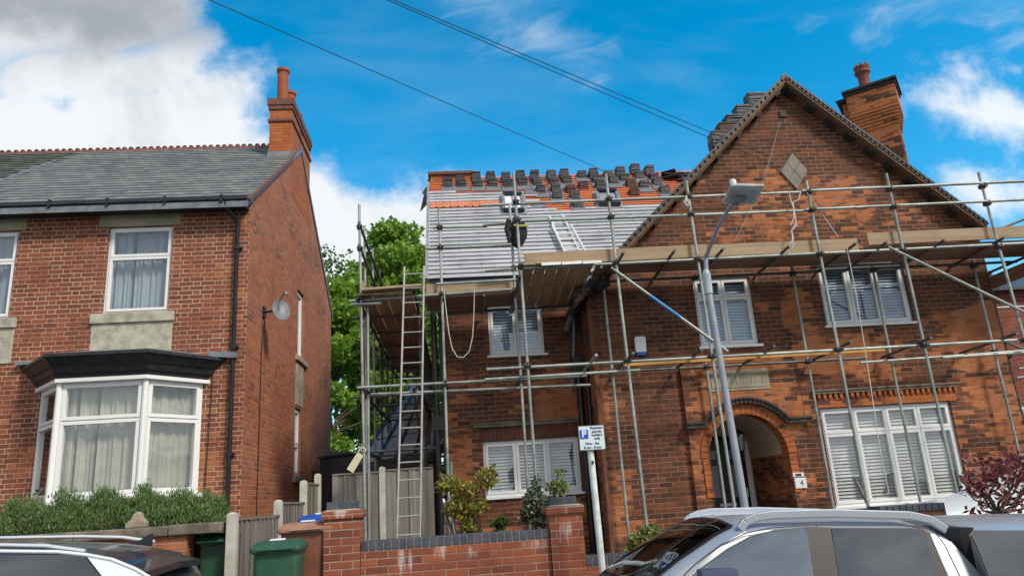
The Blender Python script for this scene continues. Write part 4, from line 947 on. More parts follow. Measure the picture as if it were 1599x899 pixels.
# ================================================================== SCAFFOLD
SC = thing('scaffold', 'galvanised tube scaffold with timber boards across the gabled house and down its left side', 'scaffold', (4, 11.3, 1.0))
TR = .0245
def tubeP(name, p, q, mat='steel', r=TR): return MB().tube([p, q], r, 10).build(name, mat, SC, smooth=True)
def coupler(parent, p, r=.042):
    mb = MB(); p = Vector(p); mb.box(p.x-.045, p.x+.045, p.y-.05, p.y+.05, p.z-.035, p.z+.035); mb.tube([p+Vector((-.05,-.06,.0)), p+Vector((.06,-.06,.0))], .014, 6); mb.tube([p+Vector((0,-.07,-.04)), p+Vector((0,-.07,.05))], .012, 6)
    return mb.build('coupler', 'coupler', parent, bevel=.006)
YO, YI, ZM, ZU = 11.3, 12.3, 3.91, 5.555
def standard(x0, z0, x1, z1, Y, zs, mat='steel'):
    o = tubeP('standard', (x0, Y, z0), (x1, Y, z1), mat); c = MB(); c.lathe((x0, Y, z0), [(.075,0),(.075,.006),(.02,.012)], 8); 
    for z in zs:
        t = (z-z0)/(z1-z0); coupler(o, (x0+(x1-x0)*t, Y, z))
    return o
RZ = [3.91, 5.52, 6.31, 6.63]
outer = [(1.13, 1.11, 7.16), (2.72, 2.66, 7.08), (4.08, 4.02, 6.92), (6.14, 6.11, 6.84), (7.58, 7.56, 6.93), (9.36, 9.24, 6.90), (11.4, 11.4, 6.9)]
for a, b, t in outer: standard(a, .95, b, t, YO-.05, RZ)
for a, t in ((2.66, 5.62), (6.11, 5.70), (7.62, 5.6), (4.30, 4.0), (9.55, 5.6)): standard(a, .95, a, t, YI, [ZM, 5.50])
# left part
standard(-1.50, 1.2, -1.56, 7.11, 12.28, [3.85, 5.40, 6.28, 6.68]); standard(-1.46, 1.2, -1.44, 5.42, 12.36, [3.80])
standard(-.19, .95, -.16, 6.98, 12.28, [3.85, 5.40, 6.25, 6.62]); standard(1.09, .95, 1.10, 7.02, 12.28, [3.85, 5.40, 5.82, 6.55])
standard(-.13, .95, -.13, 2.6, 12.45, [])
# ledgers, main part
tubeP('ledger', (1.08, YO, ZU-.05), (11.6, YO, ZU+.05)); tubeP('ledger', (.49, YO+.02, ZM-.01), (11.6, YO+.02, ZM+.03)); tubeP('ledger', (.45, YO+.06, ZM-.16), (2.9, YO+.06, ZM-.14))
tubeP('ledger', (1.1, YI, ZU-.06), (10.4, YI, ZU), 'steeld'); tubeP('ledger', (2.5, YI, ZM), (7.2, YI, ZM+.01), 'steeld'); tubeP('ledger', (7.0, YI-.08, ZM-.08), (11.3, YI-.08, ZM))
tubeP('ledger', (7.9, YO+.05, ZM-.20), (11.6, YO+.05, ZM-.16))
MB().bar((2.7, YO+.30, ZM+.0), (7.1, YO+.30, ZM+.03), .05, .06).build('edge_board', 'orangeboard', SC)
# guard rails
for (a, b, z0, z1, Y) in ((1.08, 6.2, 6.62, 6.66, YO), (6.0, 11.6, 6.66, 6.72, YO-.05), (1.08, 6.2, 6.31, 6.32, YO), (6.0, 11.6, 6.32, 6.38, YO-.05),
                          (.61, 1.2, 7.02, 7.03, 12.3), (-.28, .68, 6.63, 6.62, 12.3), (.60, 1.2, 6.62, 6.66, 12.24), (-.42, 1.12, 6.25, 6.24, 12.3), (.6, 1.12, 5.78, 5.80, 12.24)):
    tubeP('guard_rail', (a, Y, z0), (b, Y, z1))
# ledgers, left part
tubeP('ledger', (-1.75, 12.32, 5.36), (1.12, 12.32, 5.45)); tubeP('ledger', (-1.6, 12.22, 3.86), (2.2, 12.22, 3.86)); tubeP('ledger', (-1.47, 12.5, 3.78), (2.3, 12.5, 3.74)); tubeP('ledger', (-.25, 12.26, 5.58), (1.12, 12.26, 5.60)); 
tubeP('ledger', (-.25, 13.25, 5.30), (2.4, 13.25, 5.34), 'steeld'); tubeP('ledger', (-1.7, 12.25, 5.28), (-1.2, 12.25, 5.28))
# braces
b1 = tubeP('brace', (2.58, 11.22, 5.43), (4.30, 11.22, 3.97)); MB().tube([Vector((2.58,11.22,5.43)).lerp(Vector((4.30,11.22,3.97)), .33), Vector((2.58,11.22,5.43)).lerp(Vector((4.30,11.22,3.97)), .60)], .027, 10).build('blue_tape', 'blue', b1, smooth=True)
tubeP('brace', (7.27, 11.18, 5.58), (9.9, 11.18, 4.05)); tubeP('brace', (6.05, 11.35, 1.95), (6.45, 11.5, 1.0)); tubeP('brace', (6.62, 11.6, 1.66), (6.72, 11.4, 1.98))
# transoms
for (px, py) in ((974,396),(1054,393),(1130,387),(1233,383),(1337,379),(1385,376),(1475,370),(1569,371)):
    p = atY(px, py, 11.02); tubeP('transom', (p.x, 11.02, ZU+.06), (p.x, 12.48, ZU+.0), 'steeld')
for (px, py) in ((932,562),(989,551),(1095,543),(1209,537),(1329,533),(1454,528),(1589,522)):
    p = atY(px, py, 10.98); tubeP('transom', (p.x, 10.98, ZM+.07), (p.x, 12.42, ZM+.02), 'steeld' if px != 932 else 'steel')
for x in (-.15, .55, 1.08, 1.12): tubeP('transom', (x, 11.0 if x > 1 else 12.1, 5.30+(.2 if x > 1.1 else 0)), (x, 13.4, 5.30), 'steeld')
tubeP('transom', (2.42, 11.2, 5.44), (2.42, 13.35, 5.40), 'steeld')
for x in (-.15, 1.1): tubeP('transom', (x, 12.1, 3.9), (x, 13.4, 3.88), 'steeld')
# boards: main deck (five boards wide), left deck, side deck, corner deck
def board(x0, x1, y, z0, z1, mat='boardd', w_=.215): return MB().bar((x0, y, z0), (x1, y, z1), w_, .038).build('board', mat, SC, bevel=.004)
for k in range(4):
    y = 11.52+k*.228
    for (a, b) in ((2.5, 5.2), (5.22, 8.0), (8.02, 11.8)): board(a+rng.uniform(-.05,.0), b-.01, y, ZU+.105, ZU+.115)
for k in range(4): board(-.45, 1.10, 12.45+k*.228, 5.375, 5.40)
for k in range(6):
    x = 1.26+k*.195; MB().bar((x, 11.22+rng.uniform(-.03,.03), 5.56), (x, 13.35, 5.40), .178, .038).build('board', 'boardy', SC, bevel=.004)
for k in range(4):
    for (a, b) in ((12.2, 16.0), (16.02, 20.2)):
        x = -1.46+k*.228; MB().bar((x, a, 5.44), (x, b, 5.44), .215, .038).build('board', 'boardy', SC, bevel=.004)
MB().bar((-1.52, 12.18, 5.49), (-.50, 12.18, 5.53), .22, .04).build('board', 'board', SC, bevel=.004)
for (a, b) in ((1.45, 1.78), (1.78, 2.12), (2.12, 2.44)): MB().bar((a, 11.20, 5.525), (b-.015, 11.20, 5.53), .03, .045).build('board_end_band', 'alu', SC, bevel=.003)
for (a, b, z0, z1, Y) in ((1.20, 4.25, 5.665, 5.70, 11.36), (4.26, 6.86, 5.69, 5.70, 11.36), (7.05, 12.0, 5.79, 5.83, 11.36), (-.44, 1.08, 5.52, 5.53, 12.42), ):
    MB().bar((a, Y, z0), (b, Y, z1), .038, .215).build('toe_board', 'board', SC, bevel=.004)
MB().bar((-1.52, 12.3, 5.60), (-1.52, 15.5, 5.60), .038, .22).build('toe_board', 'board', SC, bevel=.004)
# side scaffold running back between the houses
for k, Y in enumerate((13.35, 14.7, 16.1, 17.5, 18.9, 20.3)):
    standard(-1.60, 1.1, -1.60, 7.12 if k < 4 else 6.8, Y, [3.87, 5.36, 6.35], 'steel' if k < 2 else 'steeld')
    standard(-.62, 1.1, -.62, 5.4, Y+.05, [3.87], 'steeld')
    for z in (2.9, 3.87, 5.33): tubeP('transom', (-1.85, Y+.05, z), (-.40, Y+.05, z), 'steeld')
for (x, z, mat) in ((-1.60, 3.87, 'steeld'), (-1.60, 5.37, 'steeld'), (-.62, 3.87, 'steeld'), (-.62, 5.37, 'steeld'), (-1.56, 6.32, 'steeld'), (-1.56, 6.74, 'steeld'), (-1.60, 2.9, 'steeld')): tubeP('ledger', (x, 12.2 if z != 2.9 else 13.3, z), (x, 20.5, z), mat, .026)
tubeP('brace', (-1.6, 16.0, 5.3), (-1.6, 18.8, 2.2)); tubeP('brace', (-.7, 12.4, 3.85), (-.62, 14.5, 2.4), 'steeld')
# right-hand end: side return
for Y in (12.9, 14.2): standard(10.25, .95, 10.25, 6.55, Y, [3.9, 5.5], 'steeld')
tubeP('ledger', (10.2, 11.2, 5.5), (10.2, 15, 5.5), 'steeld'); tubeP('guard_rail', (9.75, 12.2, 6.05), (11.2, 11.6, 6.45)); tubeP('ledger', (10.0, 13.2, 4.9), (11.6, 13.2, 4.9)); tubeP('ledger', (10.0, 12.4, 3.6), (11.6, 12.4, 3.7)); tubeP('ledger', (10.0, 12.5, 3.45), (11.6, 12.1, 3.55)); tubeP('brace', (10.0, 12.9, 4.3), (11.0, 12.6, 3.7))
for k in range(3): MB().bar((10.15+k*.23, 11.5, 5.35), (10.15+k*.23, 15, 5.35), .215, .038).build('board', 'boardd', SC)

# ladders
def ladder(name, p0, p1, width, step, mat, side_r, rung_r, label, cat='ladder', ax=(1,0,0), flat=False):
    p0, p1 = Vector(p0), Vector(p1); a = Vector(ax).normalized(); L = (p1-p0).length; d = (p1-p0)/L; t = thing(name, label, cat, tuple(p0))
    for s_ in (-1, 1):
        mb = MB()
        if flat: mb.bar(p0+a*s_*width/2, p1+a*s_*width/2, .03, .065, up=d.cross(a))
        else: mb.tube([p0+a*s_*width/2, p1+a*s_*width/2*.98], side_r, 10)
        mb.build('rail', mat, t, smooth=not flat)
    k = step*.7
    while k < L-.1: MB().tube([p0+d*k-a*width/2, p0+d*k+a*width/2], rung_r, 8).build('rung', mat, t, smooth=True); k += step
    return t
ladder('pole_ladder', (-.80, 11.45, 1.1), (-.62, 12.14, 5.88), .34, .265, 'dullalu', .018, .012, 'tall pole ladder tied to the left end of the scaffold platform')
la, lb = onroof(889, 392, .10), onroof(868, 340, .10); lc, ld = onroof(916, 392, .16), onroof(905, 368, .16)
ladder('roof_ladder', onroof(893, 394, .09), onroof(868, 337, .09), .30, .25, 'alu', .02, .013, 'aluminium ladder lying on the grey tiled slope under the orange patch', flat=True)
ladder('roof_ladder', onroof(899, 396, .16), onroof(877, 352, .16), .40, .25, 'alu', .02, .013, 'wider aluminium ladder section overlapping the one on the grey tiled slope', flat=True)

# hanging things
jk = thing('work_jacket', 'black jacket with a yellow stripe hanging on the scaffold pole by the rooflight', 'jacket', (1.2, 12.1, 6.7))
mb = MB(); secs = [(6.72,.03,.03),(6.66,.08,.05),(6.55,.12,.07),(6.42,.15,.09),(6.30,.13,.08),(6.18,.11,.05),(6.12,.04,.03)]; N = 16; rj = random.Random(2); vs = []
for (z, rx, ry) in secs: vs += [Vector((1.20+rx*math.cos(2*math.pi*j/N)*rj.uniform(.7,1.15)+.02*math.sin(z*9), 12.08+ry*math.sin(2*math.pi*j/N)*rj.uniform(.85,1.15), z)) for j in range(N)]
mb.add(vs, [(i*N+j, i*N+(j+1)%N, (i+1)*N+(j+1)%N, (i+1)*N+j) for i in range(len(secs)-1) for j in range(N)]+[tuple(range(N)), tuple(range((len(secs)-1)*N, len(secs)*N))]); mb.tube([(1.05,12.05,6.62),(1.0,12.0,6.45),(1.03,12.0,6.2)], [.05,.045,.03], 8); mb.build('body', 'jacket', jk, smooth=True)
mb = MB(); mb.tube([(1.12,11.972,6.50),(1.22,11.965,6.48),(1.33,11.985,6.49),(1.37,12.02,6.50)], .016, 6); mb.build('stripe', 'yellow', jk)
tg = thing('scaffold_tag', 'cream plastic inspection tag with a hook hanging on the leftmost scaffold pole', 'tag', (-1.6, 12.2, 2.85))
mb = MB(); tdir = Vector((-.55,0,-.85)).normalized(); tn = Vector((.85,0,-.55)); c0 = Vector((-1.56, 12.20, 2.80)); 
P = [c0-tn*.055, c0+tn*.055, c0+tdir*.31+tn*.06, c0+tdir*.31-tn*.06]; mb.prism(P, (0,.012,0)); mb.build('plate', 'tag', tg, bevel=.004)
mb = MB(); mb.tube([c0-tn*.04]+[c0-tdir*.05+Vector((math.cos(t)*.05,0,math.sin(t)*.05)) for t in (2.6,2.0,1.4,.8,.2,-.3)], .012, 6); mb.build('hook', 'tag', tg)
# ropes
def rope(name, pts, r, mat, label, cat='rope', n=8, sag=None):
    P = [Vector(p) for p in pts]
    if sag is not None:
        a, b = P; P = [a.lerp(b, t/16)+Vector((0,0,-sag*4*(t/16)*(1-t/16))) for t in range(17)]
    o = MB().tube(P, r, 6).build(name, mat, smooth=True, base=P[0]); return tag(o, label, cat)
P_ = [atY(*p, 12.15) for p in ((693,452),(696,480),(701,520),(706,544),(714,557),(724,558),(733,548),(738,525),(740,490),(741,450))]
rope('hanging_rope', P_, .009, 'rope', 'pale rope hanging in a long loop below the left deck in front of the wall')
P_ = [atY(*p, 11.2) for p in ((1232,298),(1234,310),(1239,325),(1240,340),(1234,352),(1243,348),(1236,360),(1239,372),(1233,382),(1236,390),(1239,382),(1236,360),(1244,352),(1241,335),(1238,316),(1247,312),(1250,300))]
rope('knotted_rope', P_, .010, 'rope', 'knotted white rope hanging from the guard rail below the diamond stone')
P_ = [atY(*p, 11.2) for p in ((1072,306),(1070,312),(1077,318),(1073,322),(1068,316),(1074,311))]
rope('rag', P_, .022, 'rope', 'small pale rag tied round the top of a scaffold pole left of the street lamp', 'rag')
rope('tied_rope', [atY(1259,300,11.2), atY(1309,370,11.4)], .009, 'rope', 'taut pale rope slanting from the guard rail down to the boards right of the diamond')
rope('plumb_rope', [atY(1322,385,11.15), atY(1336,455,11.15), atY(1353,560,11.15), atY(1374,700,11.15), atY(1388,770,11.15)], .007, 'rope', 'thin pale rope hanging straight down in front of the right-hand windows')
rope('thin_wire', [atY(1218,190,12.4), atY(1205,240,12.38), atY(1186,300,12.35), atY(1148,375,12.3)], .006, 'ropeg', 'thin grey wire slanting down the gable from the small vent')
# overhead cables
def overhead(pa, Ya, pb, Yb, r, label, sag=.12):
    a, b = atY(*pa, Ya), atY(*pb, Yb); a = a+(a-b)*.6; r = .006
    rope('overhead_cable', [a, b], r, 'cable', label, 'cable', sag=sag)
overhead((325,-2), 8.0, (946,268), 14.0, .010, 'single thin cable sloping down to the ridge of the half-tiled roof', .015)
overhead((612,-2), 8.0, (1200,244), 12.42, .010, 'upper one of the two close cables reaching the gable brickwork', .015)
overhead((618,3), 8.0, (1186,248), 12.42, .010, 'lower one of the two close cables reaching the gable brickwork', .03)

# street lamp
lp = thing('street_lamp', 'grey street lamp column with a flat head in front of the scaffolded gable', 'street lamp', (3.0, 7.85, 0))
LB, LY = atY(1165, 805, 7.85), 7.85; lx0 = LB.x; j0 = atY(1106, 452, LY); j1 = atY(1103, 428, LY); j2 = atY(1102, 402, LY)
mb = MB(); bx = lx0+.02; mb.tube([(bx, LY, gz(3)+.1), (bx, LY, 1.0), (j0.x, LY, j0.z)], [.044, .043, .035], 16); mb.build('column', 'pole', lp, smooth=True)
mb = MB(); mb.tube([j0-Vector((0,0,.05)), j1], .047, 14); mb.tube([j1, j1+Vector((0,0,.05))], [.047,.030], 14); mb.build('collar', 'lampglass', lp, smooth=True)
a1, a2, a3 = atY(1106, 392, 7.75), atY(1122, 352, 7.45), atY(1143, 318, 7.15)
mb = MB(); mb.tube([j1, j2, a1, a2, a3], [.028,.024,.021,.020,.020], 10); mb.build('arm', 'pole', lp, smooth=True)
c0 = atY(1157, 302, 7.0); dL = Vector((.40, -.9, .13)).normalized()
hx = Vector((.93, .36, .04)).normalized(); hn = hx.cross(dL).normalized()
hn = hn if hn.z > 0 else -hn
q = [atY(1141,290,6.98), atY(1193,291,6.80), atY(1180,320,7.32), atY(1127,319,7.42)]
cc_ = sum(q, Vector())/4
nrm = (q[1]-q[0]).cross(q[3]-q[0]).normalized(); nrm = nrm if nrm.z > 0 else -nrm
mb = MB(); mb.prism(q, nrm*.03); ctr = cc_; mb2 = MB(); top = [ctr+(p-ctr)*.9+nrm*.032 for p in q]; top2 = [ctr+(p-ctr)*.6+nrm*.075 for p in q]
mb2.add(top+top2, [(3,2,1,0),(4,5,6,7)]+[(i,(i+1)%4,4+(i+1)%4,4+i) for i in range(4)])
hd = mb.build('lamp_head', 'whitepost', lp, bevel=.012); mb2.build('head_cover', 'white', hd, bevel=.012)
mb = MB(); mb.prism([ctr+(p-ctr)*.74-nrm*.012 for p in q], nrm*.010); mb.build('lens', 'lampglass', hd)
mb = MB(); mb.tube([a3, a3.lerp(ctr, .75)-nrm*.02], .034, 10); mb.bar(a3.lerp(ctr,.4)-nrm*.03, a3.lerp(ctr,1.2)-nrm*.03, .10, .05, up=nrm); mb.build('bracket', 'lead', hd)
mb = MB(); s0 = ctr+(q[0]-ctr)*.85+nrm*.035; mb.lathe(s0, [(.035,0),(.035,.04),(.02,.055)], 12); mb.build('sensor', 'white', hd)

# parking sign
ps = thing('parking_sign', 'small white resident permit parking sign on a worn white post', 'sign', (1.34, 7.62, 0))
A_, B_ = atY(925, 668, 7.62), atY(925, 704, 7.62); sx = 1.365; mb = MB(); mb.prism([(sx-.135,7.60,2.395),(sx+.135,7.60,2.395),(sx+.135,7.60,2.645),(sx-.135,7.60,2.645)], (0,.006,0)); sp = mb.build('sign_plate', 'signwhite', ps, bevel=.002)
mb = MB()
for (a, b, c_, d) in ((-.135,.135,2.395,2.400),(-.135,.135,2.640,2.645),(-.135,-.130,2.400,2.640),(.130,.135,2.400,2.640)): mb.box(sx+a, sx+b, 7.5975, 7.5985, c_, d)
mb.build('border', 'ink', sp)
mb = MB(); mb.box(sx-.122, sx-.036, 7.596, 7.5985, 2.513, 2.600); mb.build('parking_symbol', 'signblue', sp); text('P', .095, (sx-.079, 7.5950, 2.557), 'white', ps, bold=.003)
for body, z_, x_, s_ in (('Resident', 2.617, .055, .037), ('permit', 2.580, .055, .037), ('holders', 2.545, .055, .037), ('only', 2.510, .055, .037), ('Mon - Sat', 2.462, 0, .037), ('8 am - 8 pm', 2.422, 0, .037)): text(body, s_, (sx+x_, 7.5970, z_), 'ink', ps)
mb = MB(); mb.tube([(1.375, 7.65, gz(1.3)+.1), (1.345, 7.65, 2.42)], .034, 14); mb.build('post', 'whitepost', ps, smooth=True)
mb = MB(); mb.lathe((1.353, 7.615, 2.26), [(.012,0),(.012,.03)], 8); mb.build('clip', 'coupler', ps)

# ================================================================== FRONT BOUNDARY
def capped_wall(name, label, x0, x1, y0, y1, zb, zt, cap, mat='brickW', piers=()):
    t = thing(name, label, 'wall', ((x0+x1)/2, y0, zb))
    MB().box(x0, x1, y0, y1, zb, zt-cap).build('brickwork', mat, t)
    n = int((x1-x0)/.0755); m2 = MB()
    for i in range(n):
        a = x0+(x1-x0)*i/n; m2.box(a+.004, a+(x1-x0)/n-.004, y0-.006, y1+.006, zt-cap+.006, zt+rng.uniform(-.002,.002))
    m2.build('brick_coping', 'bluebrick', t, bevel=.006); MB().box(x0+.002, x1-.002, y0+.002, y1-.002, zt-cap, zt-.006).build('coping_mortar', 'mortar', t)
    return t
gw = capped_wall('garden_wall', 'low red brick garden wall with dark blue coping and two brick piers', -1.04, .915, 8.1, 8.325, -.2, 1.645, .10)
def pier(x0, x1, y0, y1, zt, t):
    o = MB().box(x0, x1, y0, y1, -.2, zt-.085).build('pier', 'brickW', t)
    MB().box(x0-.025, x1+.025, y0-.025, y1+.025, zt-.083, zt).build('pier_cap', 'brickW', o, bevel=.012)
    n = 5; m2 = MB(); w_ = (x1-x0-.06)/n
    for i in range(n): m2.box(x0+.02+i*w_+.004, x0+.02+(i+1)*w_-.004, y0+.03, y1-.03, zt+.004, zt+.09)
    m2.build('pier_top_bricks', 'bluebrick', o, bevel=.006); MB().box(x0+.03, x1-.07, y0+.04, y1-.04, zt, zt+.082).build('pier_mortar', 'mortar', o)
    m2 = MB(); m2.prism([(x0-.02,y0-.02,zt),(x1+.02,y0-.02,zt),(x1-.03,y0+.03,zt+.012),(x0+.03,y0+.03,zt+.012)], (0,.002,0)); m2.build('mortar_fillet', 'mortar', o)
pier(-1.41, -1.045, 8.06, 8.40, 1.965, gw); pier(.92, 1.27, 8.06, 8.40, 1.865, gw)
capped_wall('garden_wall', 'lower dark capped brick wall running right behind the sign and the silver pickup', 1.275, 4.4, 8.1, 8.325, -.4, 1.345, .10)
cw = thing('garden_wall', 'brick retaining wall with a weathered stone coping below the lavender hedge', 'wall', (-7, 8.1, .1))
MB().box(-14, -2.66, 8.1, 8.32, -.2, 1.83).build('brickwork', 'brickW2', cw) if 'brickW2' in MT else MB().box(-14, -2.78, 8.1, 8.32, -.2, 1.83).build('brickwork', 'brickG', cw)
mb = MB(); x = -14
while x < -2.5:
    L_ = min(.92, -2.43-x); mb.box(x+.003, x+L_-.003, 8.05, 8.38, 1.832, 1.93+rng.uniform(-.004,.004)); x += .92
split(mb, 'coping_stone', 'coping', cw, bevel=.015)
fin = thing('stone_finial', 'small worn stone ornament standing on the coping of the left garden wall', 'stone ornament', (-3.32, 8.2, 1.93))
mb = MB(); mb.prism([(-3.42,8.14,1.93),(-3.22,8.14,1.93),(-3.215,8.14,1.975),(-3.26,8.14,2.02),(-3.275,8.14,2.065),(-3.31,8.14,2.09),(-3.345,8.14,2.065),(-3.36,8.14,2.02),(-3.415,8.14,1.975)], (0,.10,0)); mb.build('carved_stone', plain('pale_carved_stone', (.36,.31,.24), .9, scale=9, c2=(.24,.20,.16), bumpd=.004), fin, bevel=.012)

# concrete posts and close-board fence
def fence(label, pts, tops, ptop, z0, post_w=.10):
    t = thing('timber_fence', label, 'fence', (pts[0][0], pts[0][1], z0))
    for (x, y), zt in zip(pts, ptop):
        if zt is None: continue
        mb = MB(); mb.box(x-post_w/2, x+post_w/2, y-post_w/2, y+post_w/2, z0-.3, zt-.02); mb.add([(x-.05,y-.05,zt-.018),(x+.05,y-.05,zt-.018),(x+.05,y+.05,zt-.018),(x-.05,y+.05,zt-.018),(x-.02,y-.02,zt),(x+.02,y-.02,zt),(x+.02,y+.02,zt),(x-.02,y+.02,zt)], [(4,5,6,7),(0,1,5,4),(1,2,6,5),(2,3,7,6),(3,0,4,7)]); mb.build('concrete_post', 'concrete', t, bevel=.006)
    for i in range(len(pts)-1):
        p, q = Vector((*pts[i], 0)), Vector((*pts[i+1], 0)); d = (q-p).normalized(); L = (q-p).length; n = int((L-.1)/.088); nn = Vector((d.y, -d.x, 0)); zt = tops[i]; mb = MB()
        for k in range(n):
            a = p+d*(.05+(L-.1)*k/n); b = a+d*((L-.1)/n+.012); o = nn*(.002 if k % 2 else .020); tk = nn*.011; jz = rng.uniform(-.006,.006)
            mb.add([a+o+Vector((0,0,z0-.2)), b+o*.3+Vector((0,0,z0-.2)), b+o*.3+tk+Vector((0,0,z0-.2)), a+o+tk+Vector((0,0,z0-.2)), a+o+Vector((0,0,zt+jz)), b+o*.3+Vector((0,0,zt+jz)), b+o*.3+tk+Vector((0,0,zt+jz)), a+o+tk+Vector((0,0,zt+jz))], [(3,2,1,0),(4,5,6,7),(0,1,5,4),(1,2,6,5),(2,3,7,6),(3,0,4,7)])
        mb.build('panel', 'fence', t)
        MB().bar(p+d*.05+nn*.01+Vector((0,0,zt+.018)), q-d*.05+nn*.01+Vector((0,0,zt+.018)), .05, .025).build('capping_rail', 'fence', t)
    return t
FX = -2.33
fence('stepped grey timber fence with pale concrete posts along the side of the left house', [(FX-.02, 8.15), (FX, 10.05), (FX, 11.62), (FX+.02, 12.65)], [1.93, 2.08, 2.36], [2.02, 2.14, 2.42, 2.55], .6)
fence('tall grey timber fence facing the street behind the ladder between the two houses', [(-2.13, 12.7), (-1.27, 12.7), (-.40, 12.7)], [2.50, 2.52], [None, 2.60, None], .9)
p_ = bpy.data.objects  # dark shed roof and lean-to between the houses
out = thing('lean_to', 'lean-to with a pale grey glazed roof and black bars behind the fence', 'outbuilding', (-1.2, 18, .9))
A0, A1, A2, A3 = atY(545,742,15.5), atY(735,742,15.5), atY(700,600,22.0), atY(655,610,22.0)
A0 = Vector((-2.1,15.6,2.75)); A1 = Vector((-.5,15.6,2.95)); A2 = Vector((-.5,21.5,5.3)); A3 = Vector((-1.25,21.5,5.3))
mb = MB(); mb.prism([A0, A1, A2, A3], Vector((0,.0,-.08))); mb.build('roof_glazing', plain('milky_roof_panel', (.46,.48,.54), .35, scale=1.5, c2=(.36,.38,.44)), out)
mb = MB()
for t in (0, .25, .5, .75, 1): mb.bar(A0.lerp(A1, t)+Vector((0,0,.02)), A3.lerp(A2, t)+Vector((0,0,.02)), .05, .05)
for t in (.25, .5, .75): mb.bar(A0.lerp(A3, t)+Vector((0,0,.012)), A1.lerp(A2, t)+Vector((0,0,.012)), .03, .03)
split(mb, 'roof_bar', 'black', out)
mb = MB(); mb.bar(A0+Vector((-.05,-.05,-.06)), A1+Vector((0,-.05,-.06)), .10, .22); mb.build('gutter_board', 'black', out)
mb = MB(); mb.box(-2.0, -.52, 15.65, 15.75, .9, 2.74); mb.build('front_wall', 'render', out)
sh = thing('shed', 'low black felt-roofed shed seen behind the fence right of the left house', 'shed', (-2.4, 18, 1))
q1, q2 = atY(500, 716, 17.6), atY(590, 706, 17.6)
mb = MB(); mb.prism([(q1.x,17.6,.9),(q2.x,17.6,.9),(q2.x,17.6,q2.z),(q1.x,17.6,q1.z)], (0,1.4,0)); mb.build('walls', 'black', sh); mb = MB(); mb.prism([(q1.x-.05,17.5,q1.z+.002),(q2.x+.08,17.5,q2.z+.002),(q2.x+.08,17.5,q2.z+.05),(q1.x-.05,17.5,q1.z+.05)], (0,1.6,0)); mb.build('felt_roof', 'soot', sh)

# ================================================================== WHEELIE BINS
def bin_(x, y, z, lid, body, label, rot=0.0, hgt=1.07, w_=.50, d_=.58, grp=None):
    t = thing('wheelie_bin', label, 'bin', (x, y, z), grp)
    ca, sa = math.cos(rot), math.sin(rot)
    def T(a, b, c_): return Vector((x+a*ca-b*sa, y+a*sa+b*ca, z+c_))
    def loft(rings, cap=True):
        mb = MB(); vs = [p for r in rings for p in r]; n = len(rings[0]); mb.add(vs, [(i*n+j, i*n+(j+1)%n, (i+1)*n+(j+1)%n, (i+1)*n+j) for i in range(len(rings)-1) for j in range(n)]+[tuple(reversed(range(n))), tuple(range((len(rings)-1)*n, len(rings)*n))]); return mb
    def rr(w1, d1, zc, r=.05, dy=0):
        P = []
        for cx, cy, a0 in ((w1/2-r, d1/2-r, 0), (-w1/2+r, d1/2-r, 90), (-w1/2+r, -d1/2+r, 180), (w1/2-r, -d1/2+r, 270)):
            for k in range(4): a = R(a0+k*30); P.append(T(cx+r*math.cos(a), cy+r*math.sin(a)+dy, zc))
        return P
    H = hgt-.10
    loft([rr(w_*.80, d_*.74, .04), rr(w_*.90, d_*.86, H*.72), rr(w_*.93, d_*.90, H*.86), rr(w_*.93, d_*.90, H-.005), rr(w_*1.0, d_*1.0, H), rr(w_*1.0, d_*1.0, H+.02)]).build('body', body, t, smooth=True)
    l = loft([rr(w_*1.06, d_*1.04, H+.012), rr(w_*1.08, d_*1.06, H+.03), rr(w_*1.06, d_*1.04, H+.055), rr(w_*1.0, d_*.96, H+.062), rr(w_*.90, d_*.80, H+.095, dy=.01), rr(w_*.7, d_*.6, H+.105, dy=.02)]).build('lid', lid, t, smooth=True)
    mb = MB(); mb.box(0,0,0,0,0,0); mb = MB()
    mb.add([T(-.16,-.30,H+.045),T(.16,-.30,H+.045),T(.13,-.12,H+.11),T(-.13,-.12,H+.11),T(-.16,-.33,H+.03),T(.16,-.33,H+.03),T(.13,-.12,H+.09),T(-.13,-.12,H+.09)], [(0,1,2,3),(4,5,1,0),(5,6,2,1),(7,4,0,3),(7,6,5,4)]); mb.build('lid_grip', lid, l, bevel=.008)
    for s_ in (-1, 1):
        mb = MB(); mb.tube([T(s_*w_*.46, .26, .10), T(s_*w_*.54, .26, .10)], .10, 16); mb.build('wheel', 'tyre', t, smooth=True)
    mb = MB(); mb.tube([T(-.2,.33,H-.02), T(.2,.33,H-.02)], .016, 8); mb.build('handle', body, t)
    if hgt == 1.07 and w_ > .4:
        mb = MB(); mb.prism([T(-.07,-.20,H+.107),T(.07,-.20,H+.107),T(.07,-.13,H+.118),T(-.07,-.13,H+.118)], (0,0,.004)); mb.build('lid_sticker', 'white', l)
        for zz in (.70, .74, .78):
            pass
    return l
l = bin_(-1.75, 7.66, .66, 'binG', 'binG', 'dark green wheelie bin in front of the brown one by the brick pier', rot=.08, w_=.44)
bin_(-1.60, 8.35, .80, 'binBL', 'binB', 'brown wheelie bin with a faded lid behind the green bin', rot=.05, w_=.56)
bin_(-1.62, 9.2, .86, 'binU', 'binU', 'wheelie bin with a bright blue lid, rearmost beside the brick pier', rot=.1)
bin_(-2.54, 8.44, .74, 'binG', 'binG', 'green wheelie bin standing left of the white fence post by the left wall', rot=0, w_=.36, d_=.44)

